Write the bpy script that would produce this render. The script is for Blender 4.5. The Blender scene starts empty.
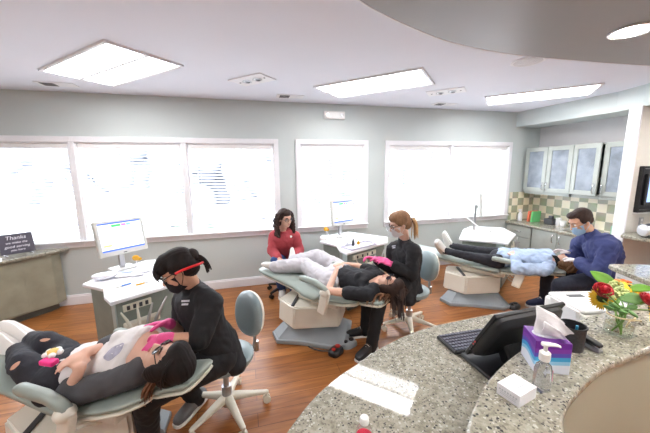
import bpy, bmesh, math, random
from mathutils import Vector as V, Matrix as M, Euler, noise as mnoise
random.seed(7)
scene = bpy.context.scene
COL = scene.collection
PI = math.pi
def rad(a): return a*PI/180

# ------------------------------------------------------------------ camera model (x along the window wall, y into it)
F_PX, PITCH, ROLL, YAW, CAM_H = 297.06, 0.159153, -0.0123148, 0.2596426, 1.77
_f = V((0, math.cos(PITCH), -math.sin(PITCH))); _u = V((0, math.sin(PITCH), math.cos(PITCH))); _x = V((1, 0, 0))
_X = _x*math.cos(ROLL)+_u*math.sin(ROLL); _U = -_x*math.sin(ROLL)+_u*math.cos(ROLL)
def _tow(v):
    ca, sa = math.cos(YAW), math.sin(YAW)
    return V((v.x*ca+v.y*sa, -v.x*sa+v.y*ca, v.z))
CX, CU, CF = _tow(_X), _tow(_U), _tow(_f)
def _ray(px, py): return CX*(px-325)-CU*(py-216.5)+CF*F_PX
def G(px, py, z):  # room positions taken from image pixels, cast through the fitted camera
    "back-projects an image pixel: the place in the room at height z seen at a picture point"
    d = _ray(px, py); t = (z-CAM_H)/d.z
    return V((d.x*t, d.y*t, z))
def GY(px, py, y):
    d = _ray(px, py); t = y/d.y
    return V((d.x*t, y, CAM_H+d.z*t))
def GX(px, py, x):
    d = _ray(px, py); t = x/d.x
    return V((x, d.y*t, CAM_H+d.z*t))
cam = bpy.data.cameras.new('camera'); cam.sensor_width = 36; cam.lens = 36*F_PX/650; cam.clip_start = .02
camo = bpy.data.objects.new('camera', cam); COL.objects.link(camo)
m3 = M((CX, CU, -CF)).transposed()
camo.matrix_world = M.Translation((0, 0, CAM_H)) @ m3.to_4x4()
scene.camera = camo

# ------------------------------------------------------------------ materials
MATS = {}
def nodes_of(name):
    m = bpy.data.materials.new(name); m.use_nodes = True
    nt = m.node_tree; b = nt.nodes['Principled BSDF']
    return m, nt, b
def sr(c):
    return tuple(((x/12.92) if x <= .04045 else ((x+.055)/1.055)**2.4) for x in c)
def S(r, g, b): return sr((r/255, g/255, b/255))
def mat(name, col, rough=.5, metal=0, var=.06, scale=8, bump=0, bscale=60, coat=0, spec=.5, alpha=None, trans=0, emit=0, sheen=0, ior=None, stretch=None):
    if name in MATS: return MATS[name]
    m, nt, b = nodes_of(name); L = nt.links.new
    tc = nt.nodes.new('ShaderNodeTexCoord')
    src = tc.outputs['Object']
    if stretch:
        mp = nt.nodes.new('ShaderNodeMapping'); mp.inputs['Scale'].default_value = stretch
        L(src, mp.inputs[0]); src = mp.outputs[0]
    n = nt.nodes.new('ShaderNodeTexNoise'); n.inputs['Scale'].default_value = scale; n.inputs['Detail'].default_value = 4
    L(src, n.inputs['Vector'])
    r = nt.nodes.new('ShaderNodeValToRGB')
    r.color_ramp.elements[0].position = .3; r.color_ramp.elements[1].position = .7
    r.color_ramp.elements[0].color = tuple(max(0, c*(1-var)) for c in col)+(1,)
    r.color_ramp.elements[1].color = tuple(min(1, c*(1+var)) for c in col)+(1,)
    L(n.outputs['Fac'], r.inputs[0]); L(r.outputs[0], b.inputs['Base Color'])
    b.inputs['Roughness'].default_value = rough; b.inputs['Metallic'].default_value = metal
    b.inputs['Specular IOR Level'].default_value = spec
    b.inputs['Coat Weight'].default_value = coat
    if sheen: b.inputs['Sheen Weight'].default_value = sheen
    if trans: b.inputs['Transmission Weight'].default_value = trans
    if ior: b.inputs['IOR'].default_value = ior
    if emit:
        b.inputs['Emission Color'].default_value = tuple(col)+(1,); b.inputs['Emission Strength'].default_value = emit
    if bump:
        n2 = nt.nodes.new('ShaderNodeTexNoise'); n2.inputs['Scale'].default_value = bscale; n2.inputs['Detail'].default_value = 3
        L(src, n2.inputs['Vector'])
        bp = nt.nodes.new('ShaderNodeBump'); bp.inputs['Strength'].default_value = bump; bp.inputs['Distance'].default_value = .01
        L(n2.outputs['Fac'], bp.inputs['Height']); L(bp.outputs[0], b.inputs['Normal'])
    MATS[name] = m
    return m
def glass_mat(name, tint=(1, 1, 1), gloss=.08):
    if name in MATS: return MATS[name]
    m, nt, b = nodes_of(name); L = nt.links.new; nt.nodes.remove(b)
    t = nt.nodes.new('ShaderNodeBsdfTransparent'); t.inputs[0].default_value = tuple(tint)+(1,)
    g = nt.nodes.new('ShaderNodeBsdfGlossy'); g.inputs['Roughness'].default_value = .03
    lw = nt.nodes.new('ShaderNodeLayerWeight'); lw.inputs[0].default_value = .5
    pw = nt.nodes.new('ShaderNodeMath'); pw.operation = 'POWER'; pw.inputs[1].default_value = 4; L(lw.outputs['Facing'], pw.inputs[0])
    n = nt.nodes.new('ShaderNodeTexNoise'); n.inputs['Scale'].default_value = 3
    m0 = nt.nodes.new('ShaderNodeMath'); m0.operation = 'MULTIPLY_ADD'; m0.inputs[1].default_value = .01; m0.inputs[2].default_value = .03; L(n.outputs['Fac'], m0.inputs[0])
    mu = nt.nodes.new('ShaderNodeMath'); mu.operation = 'MULTIPLY_ADD'; mu.inputs[1].default_value = .55; L(pw.outputs[0], mu.inputs[0]); L(m0.outputs[0], mu.inputs[2])
    mx = nt.nodes.new('ShaderNodeMixShader'); L(mu.outputs[0], mx.inputs[0]); L(t.outputs[0], mx.inputs[1]); L(g.outputs[0], mx.inputs[2])
    L(mx.outputs[0], nt.nodes['Material Output'].inputs[0]); MATS[name] = m
    return m

# ------------------------------------------------------------------ mesh builder
class MB:
    def __init__(s): s.bm = bmesh.new(); s.mi = 0; s.wn = False
    def _f(s, vs):
        try:
            f = s.bm.faces.new(vs); f.material_index = s.mi; f.smooth = True; return f
        except ValueError: return None
    def mesh(s, verts, faces, mx=None):
        vs = [s.bm.verts.new((mx @ V(v)) if mx else V(v)) for v in verts]
        for f in faces: s._f([vs[i] for i in f])
        return vs
    def box(s, c, size, rz=0, rot=None, bev=0, mx=None):
        hx, hy, hz = size[0]/2, size[1]/2, size[2]/2
        R_ = rot if rot else M.Rotation(rz, 4, 'Z')
        T = M.Translation(V(c)) @ R_.to_4x4()
        if mx: T = mx @ T
        if bev <= 0:
            vs = [(x, y, z) for z in (-hz, hz) for x, y in ((-hx, -hy), (hx, -hy), (hx, hy), (-hx, hy))]
            return s.mesh(vs, [(3, 2, 1, 0), (4, 5, 6, 7), (0, 1, 5, 4), (1, 2, 6, 5), (2, 3, 7, 6), (3, 0, 4, 7)], T)
        s.wn = True; b2 = bmesh.new()
        bmesh.ops.create_cube(b2, size=1)
        bmesh.ops.scale(b2, vec=size, verts=b2.verts)
        bmesh.ops.bevel(b2, geom=b2.edges[:], offset=min(bev, min(size)*.49), segments=3, affect='EDGES', profile=.5)
        s.add_bm(b2, T)
    def add_bm(s, b2, T=None):
        mp = {v: s.bm.verts.new((T @ v.co) if T else v.co) for v in b2.verts}
        for f in b2.faces: s._f([mp[v] for v in f.verts])
        b2.free()
    def rings(s, rings, cap=True, closed=False):
        vr = [[s.bm.verts.new(V(p)) for p in r] for r in rings]
        n = len(vr[0]); k = len(vr)
        for i in range(k if closed else k-1):
            a, b = vr[i], vr[(i+1) % k]
            for j in range(n): s._f([a[j], a[(j+1) % n], b[(j+1) % n], b[j]])
        if cap and not closed:
            s._f(vr[0][::-1]); s._f(vr[-1])
        return vr
    def tube(s, pts, r, n=10, cap=True, closed=False):
        pts = [V(p) for p in pts]
        rs = r if isinstance(r, (list, tuple)) else [r]*len(pts)
        rings = []; up = None
        for i, p in enumerate(pts):
            if closed: d = (pts[(i+1) % len(pts)]-pts[i-1])
            else: d = pts[min(i+1, len(pts)-1)]-pts[max(i-1, 0)]
            if d.length < 1e-9: d = V((0, 0, 1))
            d.normalize()
            if up is None:
                up = V((0, 0, 1)) if abs(d.z) < .9 else V((1, 0, 0))
            a = up-d*up.dot(d)
            if a.length < 1e-6: a = d.orthogonal()
            a.normalize(); up = a; b = d.cross(a)
            rings.append([p+a*math.cos(2*PI*j/n)*rs[i]+b*math.sin(2*PI*j/n)*rs[i] for j in range(n)])
        s.rings(rings, cap, closed)
    def cyl(s, p0, p1, r0, r1=None, n=20): s.tube([p0, p1], [r0, r0 if r1 is None else r1], n)
    def cone(s, p0, p1, r0, r1, n=12, m=3):
        "rounded cone: hemispherical ends"
        p0, p1 = V(p0), V(p1); d = p1-p0; L = d.length
        if L < 1e-6: return s.ell(p0, (r0, r0, r0))
        d /= L; pts = []; rs = []
        for i in range(m+1):
            a = PI/2*(1-i/m); a = min(a, PI/2*.97)
            pts.append(p0-d*r0*math.sin(a)); rs.append(r0*math.cos(a))
        for i in range(m+1):
            a = min(PI/2*i/m, PI/2*.97)
            pts.append(p1+d*r1*math.sin(a)); rs.append(r1*math.cos(a))
        a = d.orthogonal().normalized(); b = d.cross(a)
        s.rings([[p+a*math.cos(2*PI*j/n)*r+b*math.sin(2*PI*j/n)*r for j in range(n)] for p, r in zip(pts, rs)])
    def chain(s, pts, rs, n=12):
        for i in range(len(pts)-1): s.cone(pts[i], pts[i+1], rs[i], rs[i+1], n)
    def ell(s, c, r, mx=None, rot=None, n=16, m=10):
        T = M.Translation(V(c)) @ (rot.to_4x4() if rot else M.Identity(4))
        if mx: T = mx @ T
        rings = []
        for i in range(1, m):
            a = PI*i/m
            rings.append([T @ V((r[0]*math.sin(a)*math.cos(2*PI*j/n), r[1]*math.sin(a)*math.sin(2*PI*j/n), -r[2]*math.cos(a))) for j in range(n)])
        vr = s.rings(rings, False)
        b = s.bm.verts.new(T @ V((0, 0, -r[2]))); t = s.bm.verts.new(T @ V((0, 0, r[2])))
        for j in range(n):
            s._f([b, vr[0][(j+1) % n], vr[0][j]]); s._f([t, vr[-1][j], vr[-1][(j+1) % n]])
    def lathe(s, prof, c=(0, 0, 0), n=28, mx=None):
        c = V(c); T = mx or M.Identity(4)
        s.rings([[T @ (c+V((r*math.cos(2*PI*j/n), r*math.sin(2*PI*j/n), z))) for j in range(n)] for r, z in prof])
    def prism(s, poly, z0, z1, bev=0, mx=None):
        b2 = bmesh.new()
        lo = [b2.verts.new((p[0], p[1], z0)) for p in poly]; hi = [b2.verts.new((p[0], p[1], z1)) for p in poly]
        n = len(poly)
        for i in range(n): b2.faces.new([lo[i], lo[(i+1) % n], hi[(i+1) % n], hi[i]])
        b2.faces.new(lo[::-1]); b2.faces.new(hi)
        bmesh.ops.recalc_face_normals(b2, faces=b2.faces[:])
        s.wn = s.wn or bool(bev)
        if bev:
            es = [e for e in b2.edges if abs(e.verts[0].co.z-e.verts[1].co.z) < 1e-6]
            bmesh.ops.bevel(b2, geom=es, offset=bev, segments=3, affect='EDGES', profile=.5)
        s.add_bm(b2, mx)
    def quad(s, a, b, c, d): s.mesh([a, b, c, d], [(0, 1, 2, 3)])
    def loft(s, secs, n=20, pw=2.0):
        "secs: (center, side vec, front vec) half axes; superellipse power pw"
        rings = []
        for c, a, b in secs:
            r = []
            for j in range(n):
                t = 2*PI*j/n; ct, st = math.cos(t), math.sin(t)
                r.append(V(c)+V(a)*math.copysign(abs(ct)**(2/pw), ct)+V(b)*math.copysign(abs(st)**(2/pw), st))
            rings.append(r)
        s.rings(rings)
    def build(s, name, material, parent=None, smooth=True, sub=0, recalc=True, angle=40):
        bm = s.bm
        if recalc: bmesh.ops.recalc_face_normals(bm, faces=bm.faces[:])
        me = bpy.data.meshes.new(name)
        if not smooth:
            for f in bm.faces: f.smooth = False
        bm.to_mesh(me); bm.free()
        if smooth:
            try: me.set_sharp_from_angle(angle=rad(angle))
            except Exception: pass
        for mm in (material if isinstance(material, (list, tuple)) else [material]): me.materials.append(mm)
        o = bpy.data.objects.new(name, me); COL.objects.link(o)
        if parent is not None:
            o.parent = parent; o.matrix_parent_inverse = parent.matrix_basis.inverted()
        if s.wn and smooth:
            md = o.modifiers.new('wn', 'WEIGHTED_NORMAL'); md.keep_sharp = True
        if sub:
            md = o.modifiers.new('sub', 'SUBSURF'); md.levels = sub; md.render_levels = sub
        return o
def remesh(o, vox, smooth=4, fac=.5):
    md = o.modifiers.new('r', 'REMESH'); md.mode = 'VOXEL'; md.voxel_size = vox; md.use_smooth_shade = True
    if smooth:
        ms = o.modifiers.new('s', 'SMOOTH'); ms.iterations = smooth; ms.factor = fac
    dg = bpy.context.evaluated_depsgraph_get(); dg.update()
    me = bpy.data.meshes.new_from_object(o.evaluated_get(dg))
    old = o.data; o.modifiers.clear(); o.data = me; bpy.data.meshes.remove(old); me.name = o.name
    for p in me.polygons: p.use_smooth = True
    return o
def tag(o, label=None, cat=None, group=None, kind=None):
    if label: o['label'] = label
    if cat: o['category'] = cat
    if group: o['group'] = group
    if kind: o['kind'] = kind
    return o
def empty(name, loc=(0, 0, 0), rz=0, label=None, cat=None, group=None, kind=None, parent=None):
    o = bpy.data.objects.new(name, None); COL.objects.link(o); o.location = loc; o.rotation_euler = (0, 0, rz); o.empty_display_size = .1
    o.matrix_basis = M.Translation(V(loc)) @ M.Rotation(rz, 4, 'Z')
    if parent is not None:
        o.parent = parent; o.matrix_parent_inverse = parent.matrix_basis.inverted()
    return tag(o, label, cat, group, kind)
def kids(o): return [c for c in bpy.data.objects if c.parent is o]
def copy_tree(o, parent=None):
    c = o.copy(); COL.objects.link(c)
    if parent is not None: c.parent = parent
    for ch in kids(o): copy_tree(ch, c)
    return c
def struct(name, mb, m, parent=None, **k):
    o = mb.build(name, m, parent, **k)
    if parent is None: o['kind'] = 'structure'
    return o
def spline(pts, n=8):
    "Catmull-Rom through pts"
    pts = [V(p) for p in pts]; out = []
    for i in range(len(pts)-1):
        p0 = pts[max(i-1, 0)]; p1 = pts[i]; p2 = pts[i+1]; p3 = pts[min(i+2, len(pts)-1)]
        for k in range(n):
            t = k/n
            out.append(.5*((2*p1)+(p2-p0)*t+(2*p0-5*p1+4*p2-p3)*t*t+(3*p1-p0-3*p2+p3)*t**3))
    out.append(pts[-1]); return out
def text_mesh(name, body, size, m, T, parent, align='CENTER', shear=0, ext=.0006, sx=1):
    cu = bpy.data.curves.new(name, 'FONT'); cu.body = body; cu.size = size; cu.align_x = align; cu.align_y = 'CENTER'; cu.shear = shear; cu.extrude = ext
    o = bpy.data.objects.new(name, cu); COL.objects.link(o)
    dg = bpy.context.evaluated_depsgraph_get(); dg.update()
    me = bpy.data.meshes.new_from_object(o.evaluated_get(dg)); bpy.data.objects.remove(o); bpy.data.curves.remove(cu)
    me.transform(T @ M.Diagonal((sx, 1, 1, 1))); me.materials.clear(); me.materials.append(m); me.name = name
    p = bpy.data.objects.new(name, me); COL.objects.link(p)
    if parent is not None:
        p.parent = parent; p.matrix_parent_inverse = parent.matrix_basis.inverted()
    return p
def basis(x, y, z, loc):
    return M.Translation(V(loc)) @ M((V(x), V(y), V(z))).transposed().to_4x4()

def on_surface(o, px, py):
    "point and normal of object o met by the camera ray through an image pixel"
    d = _ray(px, py).normalized(); ok, loc, nor, _ = o.ray_cast(V((0, 0, CAM_H)), d)
    return (loc, nor.normalized()) if ok else (None, None)
def mark(o, px, py, lines, size, m, name='embroidery', rgt=None):
    loc, nor = on_surface(o, px, py)
    if loc is None: return
    x = V((CX.x, CX.y, 0)) if rgt is None else V(rgt); x = (x-nor*x.dot(nor)).normalized(); y = nor.cross(x)
    b = MB(); T = basis(x, y, nor, loc+nor*.003)     # too small to read in the photo: stitched dashes
    for i, row in enumerate(lines):
        for (x0, x1) in row: b.box(((x0+x1)/2*size, -i*size*.75, 0), ((x1-x0)*size, size*.42, .002), mx=T)
    b.build(name, m, o, smooth=False)
def patch(o, px, py, rx, ry, m, name, ang=0, lift=.002):
    loc, nor = on_surface(o, px, py)
    if loc is None: return
    x = V((CX.x, CX.y, 0)); x = (x-nor*x.dot(nor)).normalized(); y = nor.cross(x); x, y = x*math.cos(ang)+y*math.sin(ang), y*math.cos(ang)-x*math.sin(ang)
    b = MB(); pts = []
    for r in (0, .5, 1):
        for k in range(18):
            t = 2*PI*k/18; q = loc+x*rx*r*math.cos(t)*(1+.12*math.sin(3*t))+y*ry*r*math.sin(t)
            ok, l2, n2, _ = o.ray_cast(q+nor*.05, -nor); pts.append((l2+n2*lift) if ok else q)
    b.mesh(pts, [(i*18+j, i*18+(j+1) % 18, (i+1)*18+(j+1) % 18, (i+1)*18+j) for i in range(2) for j in range(18)])
    return b.build(name, m, o, angle=180)
# ================================================================== THE ROOM
X0, X1, Y0, Y1, ZC = -4.2, 5.42, -3.5, 4.53, 2.74
m_wall = mat('sage_grey_paint', S(198, 206, 205), .6, var=.02, scale=2, bump=.08, bscale=220)
m_lilac = mat('alcove_paint', S(205, 203, 205), .6, var=.02, scale=2)
m_beige = mat('beige_paint', S(214, 211, 204), .6, var=.02, scale=2, bump=.08, bscale=220)
m_ceil = mat('ceiling_paint', S(230, 233, 243), .7, var=.012, scale=1.5, bump=.05, bscale=300)
m_soff = mat('silver_paint', S(156, 158, 160), .42, var=.03, scale=1.2, spec=.6, stretch=(1, 4, 1))
m_trim = mat('white_gloss_trim', S(238, 238, 242), .35, var=.01)
m_white = mat('white_plastic', S(236, 236, 234), .35, var=.015)
m_black = mat('black_plastic', S(24, 24, 27), .4, var=.1)
m_dark = mat('dark_grey_plastic', S(62, 64, 68), .45, var=.06)
m_metal = mat('brushed_metal', S(190, 190, 192), .3, 1, var=.05)
m_chrome = mat('chrome', S(215, 215, 218), .12, 1, var=.02)
m_glass = glass_mat('window_glass')

def wood_mat():
    m, nt, b = nodes_of('plank_floor'); L = nt.links.new; N = nt.nodes.new
    tc = N('ShaderNodeTexCoord')
    br = N('ShaderNodeTexBrick'); br.offset = .37; br.inputs['Scale'].default_value = 1
    br.inputs['Brick Width'].default_value = 1.15; br.inputs['Row Height'].default_value = .125
    br.inputs['Mortar Size'].default_value = .0022; br.inputs['Mortar Smooth'].default_value = .3; br.inputs['Bias'].default_value = -.1
    br.inputs['Color1'].default_value = S(160, 102, 54)+(1,); br.inputs['Color2'].default_value = S(190, 130, 76)+(1,); br.inputs['Mortar'].default_value = S(88, 48, 24)+(1,)
    L(tc.outputs['Object'], br.inputs['Vector'])
    mp = N('ShaderNodeMapping'); mp.inputs['Scale'].default_value = (1.3, 14, 1); L(tc.outputs['Object'], mp.inputs[0])
    n = N('ShaderNodeTexNoise'); n.inputs['Scale'].default_value = 2.2; n.inputs['Detail'].default_value = 7; n.inputs['Distortion'].default_value = .6; L(mp.outputs[0], n.inputs['Vector'])
    r = N('ShaderNodeValToRGB'); r.color_ramp.elements[0].position = .3; r.color_ramp.elements[1].position = .75
    r.color_ramp.elements[0].color = (.62, .55, .5, 1); r.color_ramp.elements[1].color = (1.15, 1.12, 1.05, 1); L(n.outputs['Fac'], r.inputs[0])
    n2 = N('ShaderNodeTexNoise'); n2.inputs['Scale'].default_value = 1.6; L(tc.outputs['Object'], n2.inputs['Vector'])
    r2 = N('ShaderNodeValToRGB'); r2.color_ramp.elements[0].color = (.8, .78, .76, 1); r2.color_ramp.elements[1].color = (1.15, 1.15, 1.12, 1); L(n2.outputs['Fac'], r2.inputs[0])
    x = N('ShaderNodeMix'); x.data_type = 'RGBA'; x.blend_type = 'MULTIPLY'; x.inputs[0].default_value = 1
    L(br.outputs['Color'], x.inputs[6]); L(r.outputs[0], x.inputs[7])
    y = N('ShaderNodeMix'); y.data_type = 'RGBA'; y.blend_type = 'MULTIPLY'; y.inputs[0].default_value = 1
    L(x.outputs[2], y.inputs[6]); L(r2.outputs[0], y.inputs[7]); L(y.outputs[2], b.inputs['Base Color'])
    b.inputs['Roughness'].default_value = .3; b.inputs['Specular IOR Level'].default_value = .5
    bp = N('ShaderNodeBump'); bp.inputs['Strength'].default_value = .12; bp.inputs['Distance'].default_value = .004
    L(n.outputs['Fac'], bp.inputs['Height']); L(bp.outputs[0], b.inputs['Normal'])
    return m
def granite_mat():
    m, nt, b = nodes_of('speckled_granite'); L = nt.links.new; N = nt.nodes.new
    tc = N('ShaderNodeTexCoord')
    base = N('ShaderNodeTexNoise'); base.inputs['Scale'].default_value = 38; base.inputs['Detail'].default_value = 5; base.inputs['Roughness'].default_value = .7; L(tc.outputs['Object'], base.inputs['Vector'])
    r = N('ShaderNodeValToRGB'); e = r.color_ramp.elements
    e[0].position = .3; e[0].color = S(118, 115, 102)+(1,); e[1].position = .7; e[1].color = S(180, 177, 163)+(1,)
    q = e.new(.48); q.color = S(152, 148, 133)+(1,)
    L(base.outputs['Fac'], r.inputs[0])
    def spots(scale, thr, colr, prev, rnd):
        v = N('ShaderNodeTexVoronoi'); v.inputs['Scale'].default_value = scale; v.inputs['Randomness'].default_value = 1
        nz = N('ShaderNodeTexNoise'); nz.inputs['Scale'].default_value = scale*1.5; L(tc.outputs['Object'], nz.inputs['Vector'])
        ad = N('ShaderNodeVectorMath'); ad.operation = 'MULTIPLY_ADD'; ad.inputs[1].default_value = (.012,)*3
        L(nz.outputs['Color'], ad.inputs[0]); L(tc.outputs['Object'], ad.inputs[2]); L(ad.outputs[0], v.inputs['Vector'])
        sp = N('ShaderNodeSeparateColor'); L(v.outputs['Color'], sp.inputs[0])
        gt = N('ShaderNodeMath'); gt.operation = 'GREATER_THAN'; gt.inputs[1].default_value = rnd; L(sp.outputs[0], gt.inputs[0])
        lt = N('ShaderNodeMath'); lt.operation = 'LESS_THAN'; lt.inputs[1].default_value = thr; L(v.outputs['Distance'], lt.inputs[0])
        mu = N('ShaderNodeMath'); mu.operation = 'MULTIPLY'; L(gt.outputs[0], mu.inputs[0]); L(lt.outputs[0], mu.inputs[1])
        x = N('ShaderNodeMix'); x.data_type = 'RGBA'; L(mu.outputs[0], x.inputs[0]); L(prev, x.inputs[6]); x.inputs[7].default_value = colr+(1,)
        return x.outputs[2]
    c = spots(90, .42, S(196, 194, 184), r.outputs[0], .78)
    c = spots(110, .45, S(112, 108, 100), c, .70)
    c = spots(80, .36, S(66, 66, 66), c, .82)
    L(c, b.inputs['Base Color']); b.inputs['Roughness'].default_value = .045; b.inputs['Specular IOR Level'].default_value = .5
    return m
def tile_mat(name, off):
    m, nt, b = nodes_of(name); L = nt.links.new; N = nt.nodes.new
    tc = N('ShaderNodeTexCoord'); mp = N('ShaderNodeMapping'); mp.inputs['Location'].default_value = off; L(tc.outputs['Object'], mp.inputs[0])
    ck = N('ShaderNodeTexChecker'); ck.inputs['Scale'].default_value = 1/.137
    ck.inputs[1].default_value = S(240, 232, 208)+(1,); ck.inputs[2].default_value = S(168, 170, 146)+(1,); L(mp.outputs[0], ck.inputs['Vector'])
    n = N('ShaderNodeTexNoise'); n.inputs['Scale'].default_value = 6; L(tc.outputs['Object'], n.inputs['Vector'])
    x = N('ShaderNodeMix'); x.data_type = 'RGBA'; x.blend_type = 'OVERLAY'; x.inputs[0].default_value = .25; L(ck.outputs[0], x.inputs[6]); L(n.outputs['Color'], x.inputs[7])
    L(x.outputs[2], b.inputs['Base Color']); b.inputs['Roughness'].default_value = .25
    return m
m_floor = wood_mat(); m_granite = granite_mat()
m_lam = mat('grey_green_laminate', S(140, 142, 132), .4, var=.13, scale=4.5)
m_lam2 = mat('pale_green_laminate', S(168, 174, 168), .4, var=.1, scale=4.5)
m_kick = mat('toe_kick', S(96, 98, 92), .5)

b = MB(); b.box(((X0+X1)/2, (Y0+Y1)/2, -.05), (X1-X0+.3, Y1-Y0+.3, .1)); struct('floor', b, m_floor, smooth=False)
b = MB(); b.box(((X0+X1)/2, (Y0+Y1)/2, ZC+.06), (X1-X0+.3, Y1-Y0+.3, .12)); struct('ceiling', b, m_ceil, smooth=False)
# window openings in the back wall
WZ0, WZ1 = .79, 2.21
wins = [(-3.39, -2.09, 1), (-2.09, -.79, 2), (-.79, .50, 3), (.755, 1.93, 4), (2.225, 3.50, 5), (3.50, 4.78, 6)]
WT = .16
b = MB(); ym = Y1+WT/2
b.box(((X0+X1)/2, ym, WZ0/2+.02), (X1-X0+.4, WT, WZ0+.04)); b.box(((X0+X1)/2, ym, (WZ1-.05+ZC)/2), (X1-X0+.4, WT, ZC-WZ1+.05))
for a, c in ((X0-.2, -3.34), (.45, .805), (1.88, 2.275), (4.73, X1+.2)): b.box(((a+c)/2, ym, (WZ0+WZ1)/2), (c-a, WT-.002, WZ1-WZ0+.1))
struct('wall_back', b, m_wall, smooth=False)
b = MB(); b.box((X0-.08, (Y0+Y1)/2, ZC/2), (.16, Y1-Y0, ZC)); struct('wall_left', b, m_wall, smooth=False)
b = MB(); b.box((X1+.08, (Y0+Y1)/2, ZC/2), (.16, Y1-Y0, ZC)); struct('wall_right', b, m_lilac, smooth=False)
b = MB(); b.box(((X0+X1)/2, Y0-.08, ZC/2), (X1-X0+.3, .16, ZC)); struct('wall_front', b, m_beige, smooth=False)
b = MB(); b.box(((X0+4.7)/2, Y1-.009, .06), (4.7-X0, .018, .12), bev=.006); b.box(((X0+4.7)/2, Y1-.006, .128), (4.7-X0, .012, .02)); struct('baseboard_back', b, m_trim)
b = MB(); b.box((X0+.009, (Y0+Y1)/2, .06), (.018, Y1-Y0, .12), bev=.006); struct('baseboard_left', b, m_trim)

for (x0, x1, i) in wins:
    e = empty('window_%d' % i, ((x0+x1)/2, Y1, WZ0), kind='structure')
    lo = .035 if i in (2, 3, 6) else .07; hi = .035 if i in (1, 2, 5) else .07
    b = MB()   # casing around the opening, one moulded frame
    zt, zb = WZ1, WZ0
    b.box(((x0+x1)/2, Y1-.012, zt-.035), (x1-x0, .03, .07), bev=.004); b.box(((x0+x1)/2, Y1-.012, zb+.035), (x1-x0, .03, .07), bev=.004)
    b.box((x0+lo/2, Y1-.012, (zt+zb)/2), (lo, .028, zt-zb-.06), bev=.004); b.box((x1-hi/2, Y1-.012, (zt+zb)/2), (hi, .028, zt-zb-.06), bev=.004)
    for (xx, w) in ((x0+lo, .03), (x1-hi, .03)): b.box((xx, Y1+.07, (zt+zb)/2), (w, .15, zt-zb-.1))
    for zz in (zb+.07, zt-.07): b.box(((x0+x1)/2, Y1+.07, zz), (x1-x0-.06, .15, .03))
    b.build('window_frame', m_trim, e, smooth=False)
    b = MB(); b.box(((x0+x1)/2, Y1-.03, zb+.078), (x1-x0, .07, .02), bev=.006); b.build('window_sill', m_trim, e)
    b = MB(); b.box(((x0+x1)/2, Y1+.13, (zt+zb)/2), (x1-x0-lo-hi, .006, zt-zb-.16)); b.build('glass_pane', m_glass, e, smooth=False)

# blinds
m_slat = mat('white_blind_slat', S(240, 240, 240), .4, var=.01)
where = ['over the leftmost window behind the grey slate sign', 'behind the nearest delivery cart monitor', 'left of the seated woman in the red hoodie',
         'in the single window behind the middle cart monitor', 'behind the hygienist with the blonde ponytail', 'behind the farthest cart monitor seen edge on']
for (x0, x1, i) in wins:
    lo = .055 if i in (2, 3, 6) else .09; hi = .055 if i in (1, 2, 5) else .09
    a, c = x0+lo, x1-hi; xm = (a+c)/2; w = c-a
    e = empty('window_blind', (xm, Y1+.06, WZ1-.08), label='white horizontal slat blind '+where[i-1], cat='blind', group='window blinds')
    b = MB(); b.box((xm, Y1+.045, WZ1-.115), (w, .07, .06), bev=.006); b.build('headrail', m_slat, e)
    b = MB(); n = 27; z0, z1 = WZ0+.125, WZ1-.16
    for k in range(n):
        z = z0+(z1-z0)*k/(n-1)
        b.box((xm, Y1+.055, z), (w-.01, .044, .0028), rot=M.Rotation(rad(9), 4, 'X'))
    b.build('slats', m_slat, e, smooth=False)
    b = MB(); b.box((xm, Y1+.055, z0-.022), (w-.01, .045, .016), bev=.004); b.build('bottom_rail', m_slat, e)
    b = MB()
    for t in (.12, .5, .88): b.cyl((a+w*t, Y1+.036, z0-.02), (a+w*t, Y1+.036, z1+.02), .0016, n=5)
    b.build('ladder_cord', m_slat, e)
    b = MB(); b.cyl((a+.1, Y1+.02, WZ1-.14), (a+.1, Y1+.02, WZ1-.85), .004, n=6); b.build('tilt_wand', m_slat, e)

# ------------------------------------------------------------------ ceiling soffits and partition
edge = spline([(-.25, .1), (0.0, .72), (.26, 1.1), (.52, 1.35), (1.05, 1.59), (1.43, 1.68), (1.81, 1.715), (2.33, 1.70), (2.97, 1.66), (3.8, 1.58), (4.5, 1.5)], 6)
poly = [(p[0], p[1]) for p in edge]+[(4.5, -3.49), (-.25, -3.49)]
b = MB(); b.prism(poly[::-1], 2.5, ZC+.01); struct('ceiling_soffit', b, m_soff, angle=30)
b = MB(); b.tube([(p[0], p[1], 2.507) for p in edge], .009, 8); struct('trim_soffit', b, m_trim)
b = MB(); b.prism([(5.43, 4.54), (4.84, 4.54), (4.88, 3.02), (4.78, 2.68), (4.5, 2.2), (4.5, .4), (5.43, .4)], 2.48, ZC+.01); struct('wall_soffit', b, m_wall, smooth=False)
b = MB(); b.box((5.08, 2.715, 1.24), (.69, .13, 2.49)); struct('wall_partition', b, m_beige, smooth=False)
b = MB(); b.box((4.728, 2.715, 1.24), (.022, .135, 2.488), bev=.004); struct('trim_partition', b, m_trim)
# backsplash tiles
b = MB(); b.box((5.4, 3.65, 1.02), (.02, 1.76, .54)); struct('wall_backsplash', b, tile_mat('checker_tile_side', (.05, .01, .06)), smooth=False)
b = MB(); b.box((5.115, Y1-.008, 1.02), (.57, .016, .54)); struct('wall_backsplash_end', b, tile_mat('checker_tile_end', (.05, .06, .06)), smooth=False)

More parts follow.
